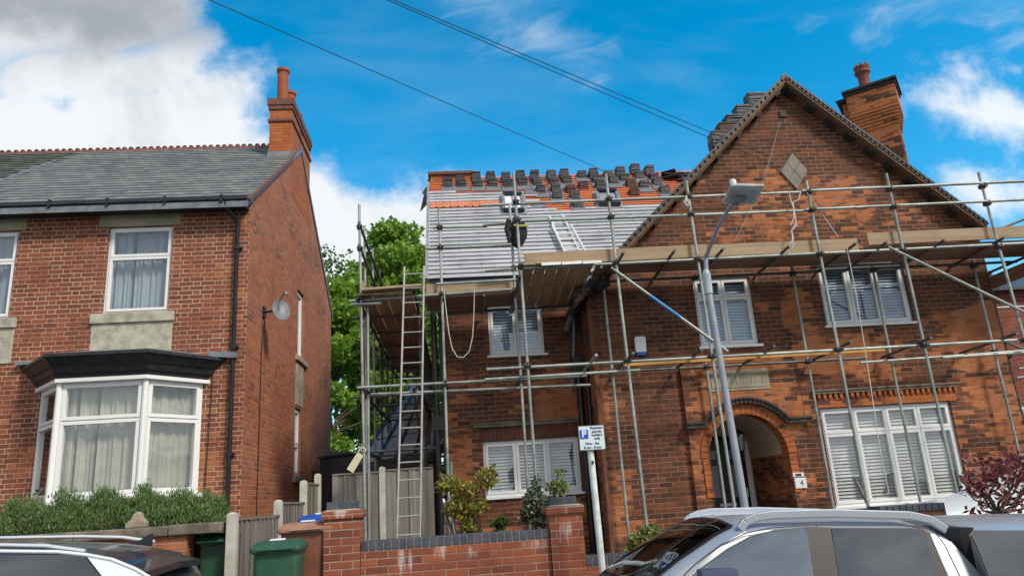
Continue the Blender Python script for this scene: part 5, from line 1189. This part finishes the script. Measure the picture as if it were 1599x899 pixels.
# ================================================================== VEGETATION
def leaves(mb, centres, n, size, r_, up=.3, aspect=.45):
    """spread n small folded leaves over ellipsoid clumps; centres: (x,y,z,rx,ry,rz)"""
    tot = sum(c[3]*c[4]*c[5] for c in centres)
    for c in centres:
        k = int(n*c[3]*c[4]*c[5]/tot)
        for _ in range(k):
            while True:
                a, b, d = r_.uniform(-1,1), r_.uniform(-1,1), r_.uniform(-1,1); q = a*a+b*b+d*d
                if q < 1 and (q > .25 or r_.random() < .35): break
            p = Vector((c[0]+a*c[3], c[1]+b*c[4], c[2]+d*c[5])); s = size*r_.uniform(.6,1.35)
            ax = Vector((r_.gauss(0,1), r_.gauss(0,1), r_.gauss(up,.8))).normalized(); sd = ax.cross(Vector((r_.gauss(0,1), r_.gauss(0,1), r_.gauss(0,1)))).normalized()*s*aspect
            mb.add([p, p+ax*s*.5+sd, p+ax*s, p+ax*s*.5-sd], [(0,1,2,3)])
def twig(mb, p, q, r0, r1, r_, n=5, wob=.05, k=6):
    P = [Vector(p).lerp(Vector(q), i/n)+Vector((r_.gauss(0,wob), r_.gauss(0,wob), 0))*(1 if 0 < i < n else 0) for i in range(n+1)]
    mb.tube(P, [r0+(r1-r0)*i/n for i in range(n+1)], k); return P
def tree(label, base, height, crown, nleaf, lsize, seed, leaf='leafA', nclump=70, trunk_r=.25, group=None, bare=0.0):
    r_ = random.Random(seed); base = Vector(base); t = thing('tree', label, 'tree', tuple(base), group); W = MB(); top = base+Vector((r_.uniform(-.4,.4), r_.uniform(-.4,.4), height*.93))
    tr = twig(W, base, top, trunk_r, trunk_r*.15, r_, 9, height*.012, 10); cl = []
    (cx, cy, cz, rx, ry, rz_) = crown
    for i in range(nclump):
        while True:
            a, b, d = r_.uniform(-1,1), r_.uniform(-1,1), r_.uniform(-1,1); q = a*a+b*b+d*d
            if .12 < q < 1: break
        taper = 1-.35*max(0, d)
        p = Vector((cx+a*rx*taper, cy+b*ry*taper, cz+d*rz_)); s = r_.uniform(.10,.22)*(rx+rz_)/2
        cl.append((p.x, p.y, p.z, s*1.25, s*1.25, s*.75))
        j = min(8, max(2, int((p.z-base.z)/height*8))); st = tr[j]
        if i % 2 == 0: twig(W, st-Vector((0,0,.3)), p, trunk_r*.28, .015, r_, 5, .15)
    W.build('trunk', 'bark', t, smooth=True); Lm = MB(); leaves(Lm, cl, nleaf, lsize, r_); Lm.build('crown', leaf, t, recalc=False); return t
tree('broad bright green tree between the houses, its top beside the tiled roof', (-2.2, 29, .5), 12.4, (-2.0, 29, 8.3, 3.0, 2.4, 4.6), 26000, .20, 11, 'leafA', 95, .3)
tree('lower green tree at the left of the gap against the left house', (-4.9, 27, .5), 9.6, (-4.6, 27, 6.0, 2.3, 2.0, 3.9), 15000, .19, 12, 'leafA', 70, .25)
tree('thin sparse tree with small dull leaves rising behind the left house corner', (-5.2, 32, .5), 13.0, (-5.0, 32, 10.6, 1.7, 1.6, 3.1), 2600, .17, 13, 'leafB', 60, .16)
tree('dark green tree low behind the lean-to between the houses', (-1.0, 36, .5), 9.5, (-1.0, 36, 5.8, 4.6, 2.2, 4.6), 15000, .24, 14, 'leafB', 80, .3)
# lavender hedge, bush by bush
def bush(label, x, y, z, rx, ry, h, n, seed, leaf='leafH', size=.045, dry=.5, group=None, spiky=True, nstem=60):
    r_ = random.Random(seed); t = thing('shrub', label, 'shrub', (x, y, z), group); st = MB(); lf = MB(); dr_ = MB()
    for i in range(nstem):
        a = r_.uniform(0, 2*math.pi); q = math.sqrt(r_.random()); ex = Vector((x+math.cos(a)*rx*q, y+math.sin(a)*ry*q, z+h*(1-.45*q*q)*r_.uniform(.82,1.08)))
        b = Vector((x+math.cos(a)*rx*q*.45, y+math.sin(a)*ry*q*.45, z)); P = twig(st, b, ex, .006, .002, r_, 4, .012, 4)
        if dry: 
            for _ in range(34 if dry >= 1 else 10):
                p = P[0].lerp(P[2 if dry < 1 else 3], r_.random())+Vector((r_.gauss(0,.03),r_.gauss(0,.03),0)); s = .07; d = Vector((r_.gauss(0,.35), r_.gauss(0,.35), 1)).normalized()*s; sd = d.cross(Vector((r_.gauss(0,1),r_.gauss(0,1),0))).normalized()*.004; dr_.add([p-sd,p+sd,p+d+sd,p+d-sd],[(0,1,2,3)])
        for _ in range(n//nstem):
            tt = 1-(.42 if dry >= 1 else .72)*r_.random()**1.3 if dry else r_.random(); p = b.lerp(ex, tt)+Vector((r_.gauss(0,.028),r_.gauss(0,.028),r_.gauss(0,.02))); s = size*r_.uniform(.6,1.3)
            d = (Vector((r_.gauss(0,.45), r_.gauss(0,.45), 1)) if spiky else Vector((r_.gauss(0,1), r_.gauss(0,1), r_.gauss(.2,.8)))).normalized()*s; sd = d.cross(Vector((r_.gauss(0,1),r_.gauss(0,1),r_.gauss(0,.3)))).normalized()*s*(.10 if spiky else .36)
            lf.add([p, p+d*.5+sd, p+d, p+d*.5-sd], [(0,1,2,3)])
    st.build('stems', 'dry' if dry else 'bark', t, recalc=False); lf.build('foliage', leaf, t, recalc=False)
    if dry: dr_.build('dry_stems', 'dry', t, recalc=False)
    return t
hedge = [(-4.75, .40, .42, 'dense grey-green lavender bush at the left edge above the coping'), (-4.22, .30, .46, 'full green lavender bush left of the woody bare-stemmed one'), (-3.80, .26, .46, 'lavender bush with bare brown stems below the bay window'), (-3.42, .20, .46, 'grey woody lavender bush behind the stone ornament'), (-3.05, .26, .42, 'bright green lavender bush right of the stone ornament'), (-2.78, .25, .34, 'rightmost low lavender bush beside the downpipe'), (-5.5, .4, .42, 'lavender bush beyond the left edge of the wall')]
for i, (x, rx, h, lab) in enumerate(hedge[:6]): bush(lab, x, 8.62, 1.62, rx*1.2, .24, h+.26, 16000, 40+i, dry=1 if i in (2,3) else .4, size=.042, group='lavender hedge', nstem=110)
bush('leafy rose-like plant rising behind the hedge left of the bay window', -5.0, 9.6, 1.62, .35, .25, .98, 420, 60, 'leafO', .07, 0, spiky=False, nstem=14)
tree_ = None
def shrub(label, x, y, z, clumps, n, leaf, size, seed, nst=14, aspect=.4):
    r_ = random.Random(seed); t = thing('shrub', label, 'shrub', (x, y, z)); W = MB(); Lm = MB()
    for c in clumps:
        for _ in range(3): twig(W, (x+r_.uniform(-.08,.08), y+r_.uniform(-.05,.05), z), (c[0]+r_.uniform(-.5,.5)*c[3], c[1], c[2]+r_.uniform(-.3,.6)*c[5]), .012, .003, r_, 5, .03, 5)
    leaves(Lm, clumps, n, size, r_, aspect=aspect); W.build('stems', 'bark', t, recalc=False); Lm.build('foliage', leaf, t, recalc=False); return t
def cl(px, py, Y, rx, rz): p = atY(px, py, Y); return (p.x, p.y, p.z, rx, rx*.7, rz)
b0 = atY(716, 850, 9.6)
shrub('straggly yellow-green shrub with autumn tints left of the lower window', b0.x+.05, 9.6, .95, [cl(700,755,9.6,.14,.10), cl(725,765,9.6,.18,.10), cl(760,748,9.6,.13,.14), cl(715,795,9.6,.17,.12), cl(745,790,9.6,.14,.12), cl(730,820,9.6,.10,.10), cl(768,732,9.6,.06,.06), cl(690,765,9.6,.08,.07)], 1500, 'leafY', .055, 70)
b1_ = atY(842, 830, 9.4)
shrub('grey-green olive-like shrub beside the right brick pier below the window', b1_.x, 9.4, .95, [cl(835,790,9.4,.15,.22), cl(848,800,9.4,.16,.18), cl(838,762,9.4,.06,.18), cl(822,805,9.4,.09,.10)], 2200, 'leafO', .045, 71)
shrub('wispy pale green plant growing up behind the right brick pier', atY(872,780,9.6).x, 9.6, .95, [cl(870,762,9.6,.14,.10), cl(875,745,9.6,.06,.12)], 260, 'leafL', .05, 74)
shrub('tiny green plant poking above the blue coping of the garden wall', atY(780,820,9.0).x, 9.0, .95, [cl(780,818,9.0,.06,.07)], 140, 'leafB', .07, 72)
shrub('lime-green bushy shrub at the foot of the brick corner behind the pickup', atY(1010,850,10.2).x, 10.2, .9, [cl(1000,850,10.2,.16,.16), cl(1018,842,10.2,.16,.20), cl(990,862,10.2,.12,.12)], 2200, 'leafL', .05, 73)
shrub('small sprig of pale green leaves above the pickup windscreen', atY(1078,828,10.2).x, 10.2, .9, [cl(1078,825,10.2,.06,.10)], 160, 'leafL', .05, 76)
shrub('small pale green sprig at the foot of the street lamp behind the car roof', atY(1150,808,10.4).x, 10.4, .9, [cl(1148,803,10.4,.14,.07)], 320, 'leafL', .05, 75)
# red-leaved tree
rt = thing('small_tree', 'small dark red leaved tree at the right edge behind the silver pickup', 'tree', (5.15, 7.75, 0))
r_ = random.Random(80); W = MB(); Lm = MB(); bb_ = atY(1557, 800, 7.75); twig(W, (bb_.x+.02, 7.75, 0), (bb_.x, 7.75, bb_.z), .035, .03, r_, 6, .01, 8)
for (px, py, rx, rz_, n) in ((1535,745,.20,.10,110),(1570,740,.22,.12,150),(1600,735,.2,.12,130),(1520,765,.11,.08,60),(1545,770,.18,.08,80),(1590,770,.2,.10,90),(1530,795,.14,.05,26),(1575,790,.2,.06,40),(1545,722,.12,.07,60),(1590,712,.15,.08,70),(1625,760,.2,.16,110),(1512,715,.05,.04,10),(1640,720,.18,.14,80),(1650,780,.2,.14,80)):
    p = atY(px, py, 7.75); twig(W, (bb_.x, 7.75, bb_.z-.02), (p.x, p.y+r_.uniform(-.2,.2), p.z), .016, .004, r_, 5, .04, 5); leaves(Lm, [(p.x, p.y, p.z, rx*1.1, rx, rz_*1.15)], int(n*.8), .085, r_, up=-.1, aspect=.22)
W.build('trunk', 'bark', rt, smooth=True); Lm.build('crown', 'leafR', rt, recalc=False)

# ================================================================== CARS
def car(name, label, cat, loc, prof, belt, paintm, roofm, halfw, near_y, tumble=.16, length=None, extra=None):
    pass
def body_loft(st, W, mats, name, parent, fn):
    """st: stations (x, zb, zbelt, ztop, inset_top) lofted across the width; fn maps (x, y, z)"""
    rings = []
    for (x, zb, zm, zt, wi, wt, cr) in st:
        h = [(-wi*.96, zb), (-wi, zb+.12), (-wi, zm-.10), (-wi*.985, zm), (-(wi*.985+(wt-wi*.985)*.5), (zm+zt-.05)/2), (-wt, zt-.055), (-wt*.86, zt-.012), (-wt*.45, zt+cr*.8), (0, zt+cr)]
        ring = h+[(-a, b) for a, b in reversed(h[:-1])]; rings.append([fn(x, y, z) for y, z in ring])
    mb = MB(); n = len(rings[0]); mb.add([p for r in rings for p in r], [(i*n+j, i*n+(j+1)%n, (i+1)*n+(j+1)%n, (i+1)*n+j) for i in range(len(rings)-1) for j in range(n)]+[tuple(reversed(range(n))), tuple(range((len(rings)-1)*n, len(rings)*n))])
    return mb.build(name, mats, parent, smooth=True)
def wheels(t, xs, yn, yf, r, z):
    for x in xs:
        for y, s_ in ((yn, 1), (yf, -1)):
            mb = MB(); mb.tube([(x, y, z), (x, y+s_*.22, z)], r, 28); w_ = mb.build('wheel', 'tyre', t, smooth=True); mb = MB(); mb.tube([(x, y-s_*.01, z), (x, y+s_*.05, z)], r*.62, 20); mb.build('rim', 'alu', w_, smooth=True)

# silver pickup: nose to the left, near flank at y = 5.15
PY0, PYC, PW = 5.02, 5.95, .92; pgz = gz(2.5)
pk = thing('pickup_truck', 'silver double-cab pickup with roof rails and a silver canopy parked at the kerb', 'pickup truck', (2.6, PYC, pgz))
PT = lambda x, y, z: Vector((x, PYC+y, z-.045*(x-2.3)))
def flank(px, py, off=.0):    # pixel -> point on the leaning side window plane of the pickup
    # plane through (y=-.92 at z=1.12) leaning inwards to y=-.70 at z=1.72
    n = Vector((0, -.60, .22)).normalized(); n = Vector((-.010, -(1.72-1.12), (.22))).normalized()
    p0 = Vector((2.3, PYC-PW, 1.12)) + n*off; r = ray(px, py); t = n.dot(p0-EYE)/n.dot(r); return EYE+r*t
zr_ = 1.70
A = flank(1152, 832); Bt = flank(1210, 816); Ct = flank(1440, 820); print('pickup', A, Bt, Ct)
stn = [(-1.35,.45+pgz,.95,.96,.80,.70,.03), (-1.2,.35+pgz,1.02,1.06,.88,.78,.04), (-.4,.35+pgz,1.10,1.16,.92,.80,.04), (.98,.35+pgz,1.12,1.19,.92,.80,.04), (1.12,.35+pgz,1.12,1.24,.92,.80,.04),
       (1.48,.35+pgz,1.12,1.47,.92,.76,.03), (1.78,.35+pgz,1.12,1.63,.92,.725,.03), (1.92,.35+pgz,1.12,1.685,.92,.70,.03), (2.10,.35+pgz,1.12,1.705,.92,.69,.035), (2.7,.35+pgz,1.12,1.705,.92,.69,.035), (3.10,.35+pgz,1.12,1.69,.92,.695,.03), (3.30,.35+pgz,1.12,1.655,.92,.705,.03), (3.40,.35+pgz,1.12,1.60,.92,.73,.02), (3.56,.35+pgz,1.12,1.30,.92,.84,.0), (3.60,.35+pgz,1.12,1.16,.92,.86,0)]
bd = body_loft(stn, PW, 'silver', 'cab_body', pk, PT)
stc = [(3.44,.35+pgz,1.12,1.60,.92,.74,0.0),(3.47,.35+pgz,1.12,1.645,.92,.73,.02),(3.56,.35+pgz,1.12,1.665,.92,.72,.03),(4.6,.35+pgz,1.12,1.67,.92,.72,.03),(5.0,.35+pgz,1.12,1.62,.92,.74,.03),(5.15,.35+pgz,1.12,1.20,.90,.80,0)]
stc = [(x+.12 if x < 3.6 else x, a, b, c_, d, e, f) for (x, a, b, c_, d, e, f) in stc]
cp = body_loft(stc, PW, 'silver', 'canopy', pk, PT)
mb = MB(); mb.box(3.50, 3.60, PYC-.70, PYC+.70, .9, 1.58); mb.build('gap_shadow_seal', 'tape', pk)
def pane(poly, name, mat, par, off=.004, th=.004, F=flank):
    P = [F(px, py, off) for px, py in poly]; nn = (P[1]-P[0]).cross(P[-1]-P[0]).normalized(); nn = nn if nn.y < 0 else -nn
    mb = MB(); mb.prism(P, nn*th); return mb.build(name, mat, par)
def grow(poly, d):
    cx = sum(p[0] for p in poly)/len(poly); cy = sum(p[1] for p in poly)/len(poly); out = []
    for x, y in poly: L = math.hypot(x-cx, y-cy); out.append((x+(x-cx)/L*d*1.3, y+(y-cy)/L*d))
    return out
fw_ = [(1068,912),(1100,884),(1140,856),(1172,840),(1205,830),(1255,824),(1260,830),(1272,912)]
rw_ = [(1298,825),(1434,826),(1443,836),(1470,912),(1312,912)]
cw_ = [(1522,829),(1660,829),(1670,912),(1548,912),(1524,850),(1516,836)]
for poly, nm in ((fw_,'front'),(rw_,'rear')): pane(grow(poly, 3.5), 'window_seal', 'tape', bd, .004)
pane([(1258,822),(1296,823),(1313,912),(1272,912)], 'door_pillar', 'tape', bd, .0062)
pane([(1440,826),(1452,832),(1486,912),(1469,912)], 'rear_quarter_trim', 'tape', bd, .0062)
pane(fw_, 'side_window', 'glassc', bd, .0095); pane(rw_, 'side_window', 'glassd2', bd, .0095) if 'glassd2' in MT else pane(rw_, 'side_window', 'glassd', bd, .0095)
pane(grow(cw_, 3.0), 'window_seal', 'tape', cp, .030); g = pane(cw_, 'canopy_window', 'glassd', cp, .036)
# shut lines
def fl_line(pts, name, r=.004, mat='tape', par=bd, off=.004): P = [flank(a, b, off) for a, b in pts]; MB().tube(P, r, 5).build(name, mat, par)
fl_line([(1060,905),(1085,880),(1125,850),(1165,832),(1205,823),(1272,819),(1440,820),(1458,828),(1475,850),(1505,912)], 'shut_line')
fl_line([(1274,820),(1280,840),(1297,912)], 'shut_line')
# windscreen: glass over the sloping front of the cab
def top(x, ty):
    return None
def skin(mb, st, fn, x0, x1, frac, lift, nseg=10):
    # glass following the lofted body between two stations, lifted off it
    st = [q for q in st if x0-1e-6 <= q[0] <= x1+1e-6]; prof = lambda q: [(-q[5]*.86, q[3]-.012), (-q[5]*.45, q[3]+q[6]*.8), (0, q[3]+q[6]), (q[5]*.45, q[3]+q[6]*.8), (q[5]*.86, q[3]-.012)]
    G = []
    for q in st:
        P = prof(q); row = []
        for k in range(nseg+1):
            y = (-1+2*k/nseg)*q[5]*frac
            for (ya, za), (yb, zb_) in zip(P[:-1], P[1:]):
                if ya-1e-6 <= y <= yb+1e-6: row.append(fn(q[0]-lift*.5, y, za+(zb_-za)*(y-ya)/(yb-ya)+lift)); break
        G.append(row)
    n = nseg+1; mb.add([p for row in G for p in row], [(i*n+j, i*n+j+1, (i+1)*n+j+1, (i+1)*n+j) for i in range(len(G)-1) for j in range(nseg)]); return mb
skin(MB(), stn, PT, 1.12, 1.92, .855, .010).build('windscreen_seal', 'tape', bd, smooth=True, recalc=False)
sti = [tuple(stn[5][i]*.12+stn[4][i]*.88 for i in range(7))]+stn[5:7]+[tuple(stn[7][i]*.8+stn[6][i]*.2 for i in range(7))]
skin(MB(), sti, PT, .5, 2, .80, .016).build('windscreen', 'screen', bd, smooth=True, recalc=False)
# roof rails
RP = [atY(x, y, PYC-.655) for x, y in ((1155,827),(1163,815),(1180,807),(1205,803),(1300,800.5),(1420,804),(1452,811),(1476,826))]
for s_ in (-1, 1):
    pts = [Vector((p.x, PYC+s_*.655, p.z)) for p in RP]; mb = MB()
    for p, q in zip(pts[:-1], pts[1:]): mb.bar(p, q+(q-p).normalized()*.006, .036, .058)
    mb.build('roof_rail', 'railsilver', bd, bevel=.008)
# mirror
mc = atY(1122, 897, 4.86); mb = MB(); mb.box(mc.x-.13, mc.x+.12, 4.80, 4.93, mc.z-.12, mc.z+.045); mi = mb.build('wing_mirror', 'slateblue', pk, bevel=.03, smooth=True); MB().box(mc.x+.0, mc.x+.08, 4.90, 5.08, mc.z-.14, mc.z-.06).build('mirror_arm', 'tape', mi)
wheels(pk, (-.55, 4.1), PYC-.93, PYC+.93, .38, .38+pgz)
mb = MB(); mb.box(-1.40,-1.30,PYC-.6,PYC+.6,.45,.9); mb.build('grille', 'tape', pk, bevel=.01)

# white SUV with black roof: nose to the left, rear at the right
SYC, SW = 6.15, .88; sgz = gz(-3)
sv = thing('suv', 'white suv with a black roof, silver roof rail and fin aerial at the lower left', 'car', (-4, SYC, sgz))
ST = lambda x, y, z: Vector((x-.22, SYC+y, z-.05*(x+2.6)))
def sfl(px, py, off=0):
    n = Vector((0, -.52, .17)).normalized(); p0 = Vector((0, SYC-SW, 1.25))+n*off; r = ray(px, py); t = n.dot(p0-EYE)/n.dot(r); return EYE+r*t
print('suv', sfl(0,862), sfl(150,862), sfl(230,880), sfl(262,899))
zt_ = 1.835
st_s = [(-6.4,.45,.9,.95,.80,.70,.03),(-6.2,.4,1.02,1.08,.86,.75,.04),(-5.3,.4,1.15,1.22,.88,.76,.03),(-5.1,.4,1.22,1.30,.88,.76,.03),(-4.5,.4,1.25,1.66,.88,.68,.03),(-4.2,.4,1.25,zt_-.04,.88,.66,.03),(-3.6,.4,1.25,zt_,.88,.65,.035),(-2.9,.4,1.25,zt_,.88,.65,.035),(-2.45,.4,1.25,zt_-.022,.88,.65,.03),(-2.15,.4,1.25,zt_-.07,.88,.655,.02),(-2.02,.4,1.25,zt_-.16,.88,.67,.01),(-1.86,.4,1.22,1.36,.87,.74,.0),(-1.80,.4,1.15,1.20,.84,.76,0)]
sb = body_loft(st_s, SW, 'carblack', 'body_shell', sv, ST)
lower = [(a, b, c_, c_+.012, d*1.006, d*.97, 0) for a, b, c_, _, d, _, _ in st_s]
lo = body_loft(lower, SW, 'carwhite', 'body_panels', sv, ST)
pane([(-160,866),(130,866),(168,912),(-160,912)], 'side_window', 'glassd', sb, .012, F=sfl)
pane([(137,869),(162,871),(196,880),(222,895),(236,912),(170,912)], 'rear_quarter_panel', 'carwhite', sb, .008, .010, F=sfl)
P = [sfl(a, b, .016) for a, b in ((-160,860),(0,860),(90,861),(137,866),(175,873),(212,888),(240,905),(246,914))]; MB().tube(P, .012, 8).build('window_frame_line', 'carwhite', sb, smooth=True)
SP_ = [(-4.2,zt_-.02),(-4.1,zt_+.03),(-3.6,zt_+.048),(-2.95,zt_+.048),(-2.62,zt_+.035),(-2.36,zt_-.005)]
for s_ in (-1, 1):
    mb = MB(); mb.tube([ST(a, s_*.60, z) for a, z in SP_], [.018,.016,.015,.015,.016,.018], 10); mb.build('roof_rail', 'railw', sb, smooth=True)
mb = MB(); mb.prism([ST(-2.34,-.012,zt_+.02),ST(-2.15,-.012,zt_-.01),ST(-2.145,-.012,zt_+.085),ST(-2.17,-.012,zt_+.085),ST(-2.235,-.012,zt_+.04)], (0,.024,0)); mb.build('fin_aerial', 'carblack', sb, bevel=.005)
# rear spoiler
mb = MB(); P = [(-2.26,-.60,1.755),(-1.96,-.56,1.69),(-1.93,0,1.715),(-1.96,.56,1.69),(-2.26,.60,1.755),(-2.32,0,1.805)]
mb.add([ST(*p) for p in P]+[ST(p[0], p[1], p[2]-.045) for p in P], [(0,1,2,5),(5,2,3,4),(6,11,8,7),(11,10,9,8)]+[(i,6+i,6+(i+1)%5 if i < 4 else 6+4,(i+1)) for i in range(4)]+[(4,10,11,5),(5,11,6,0)]); mb.build('rear_spoiler', 'carblack', sb, smooth=False)
mb = MB(); mb.quad(ST(-2.05,-.56,1.66),ST(-1.83,-.60,1.36),ST(-1.83,.60,1.36),ST(-2.05,.56,1.66)); mb.build('rear_window', 'glassd', sb, recalc=False)
wheels(sv, (-5.55, -2.75), SYC-.89, SYC+.89, .35, .35+sgz)
# white car on the drive at the right, only its roof in view
wc = thing('white_car', 'white car on the drive in front of the big lower window, mostly hidden', 'car', (7.2, 9.6, 0))
WT = lambda x, y, z: Vector((x, 9.55+y, z))
stw = [(5.0,.9,1.1,1.15,.8,.7,.03),(5.1,.8,1.25,1.36,.86,.78,.05),(5.5,.8,1.3,1.47,.88,.82,.05),(6.1,.8,1.35,1.53,.88,.82,.05),(6.7,.8,1.4,1.60,.88,.82,.05),(7.0,.8,1.4,1.70,.88,.74,.05),(7.6,.8,1.4,1.98,.88,.68,.05),(8.8,.8,1.4,2.02,.88,.68,.05),(9.4,.8,1.4,1.7,.85,.7,.03)]
body_loft(stw, .88, 'carwhite', 'body', wc, WT)
mb = MB(); mb.quad(WT(7.06,-.66,1.77),WT(7.06,.66,1.77),WT(7.55,.60,2.01),WT(7.55,-.60,2.01)); mb.build('windscreen', 'glassd', wc, recalc=False); 
bw = thing('planter_block', 'short dark blue brick block of wall behind the pickup roof rail', 'wall', (5.4, 8.4, 0)); MB().box(4.55, 5.30, 8.12, 8.35, -.3, 1.55).build('brickwork', 'brickW', bw); m2 = MB()
for i in range(10): m2.box(4.55+i*.075+.004, 4.55+(i+1)*.075-.004, 8.11, 8.36, 1.552, 1.63)
m2.build('brick_coping', 'bluebrick', bw, bevel=.005)
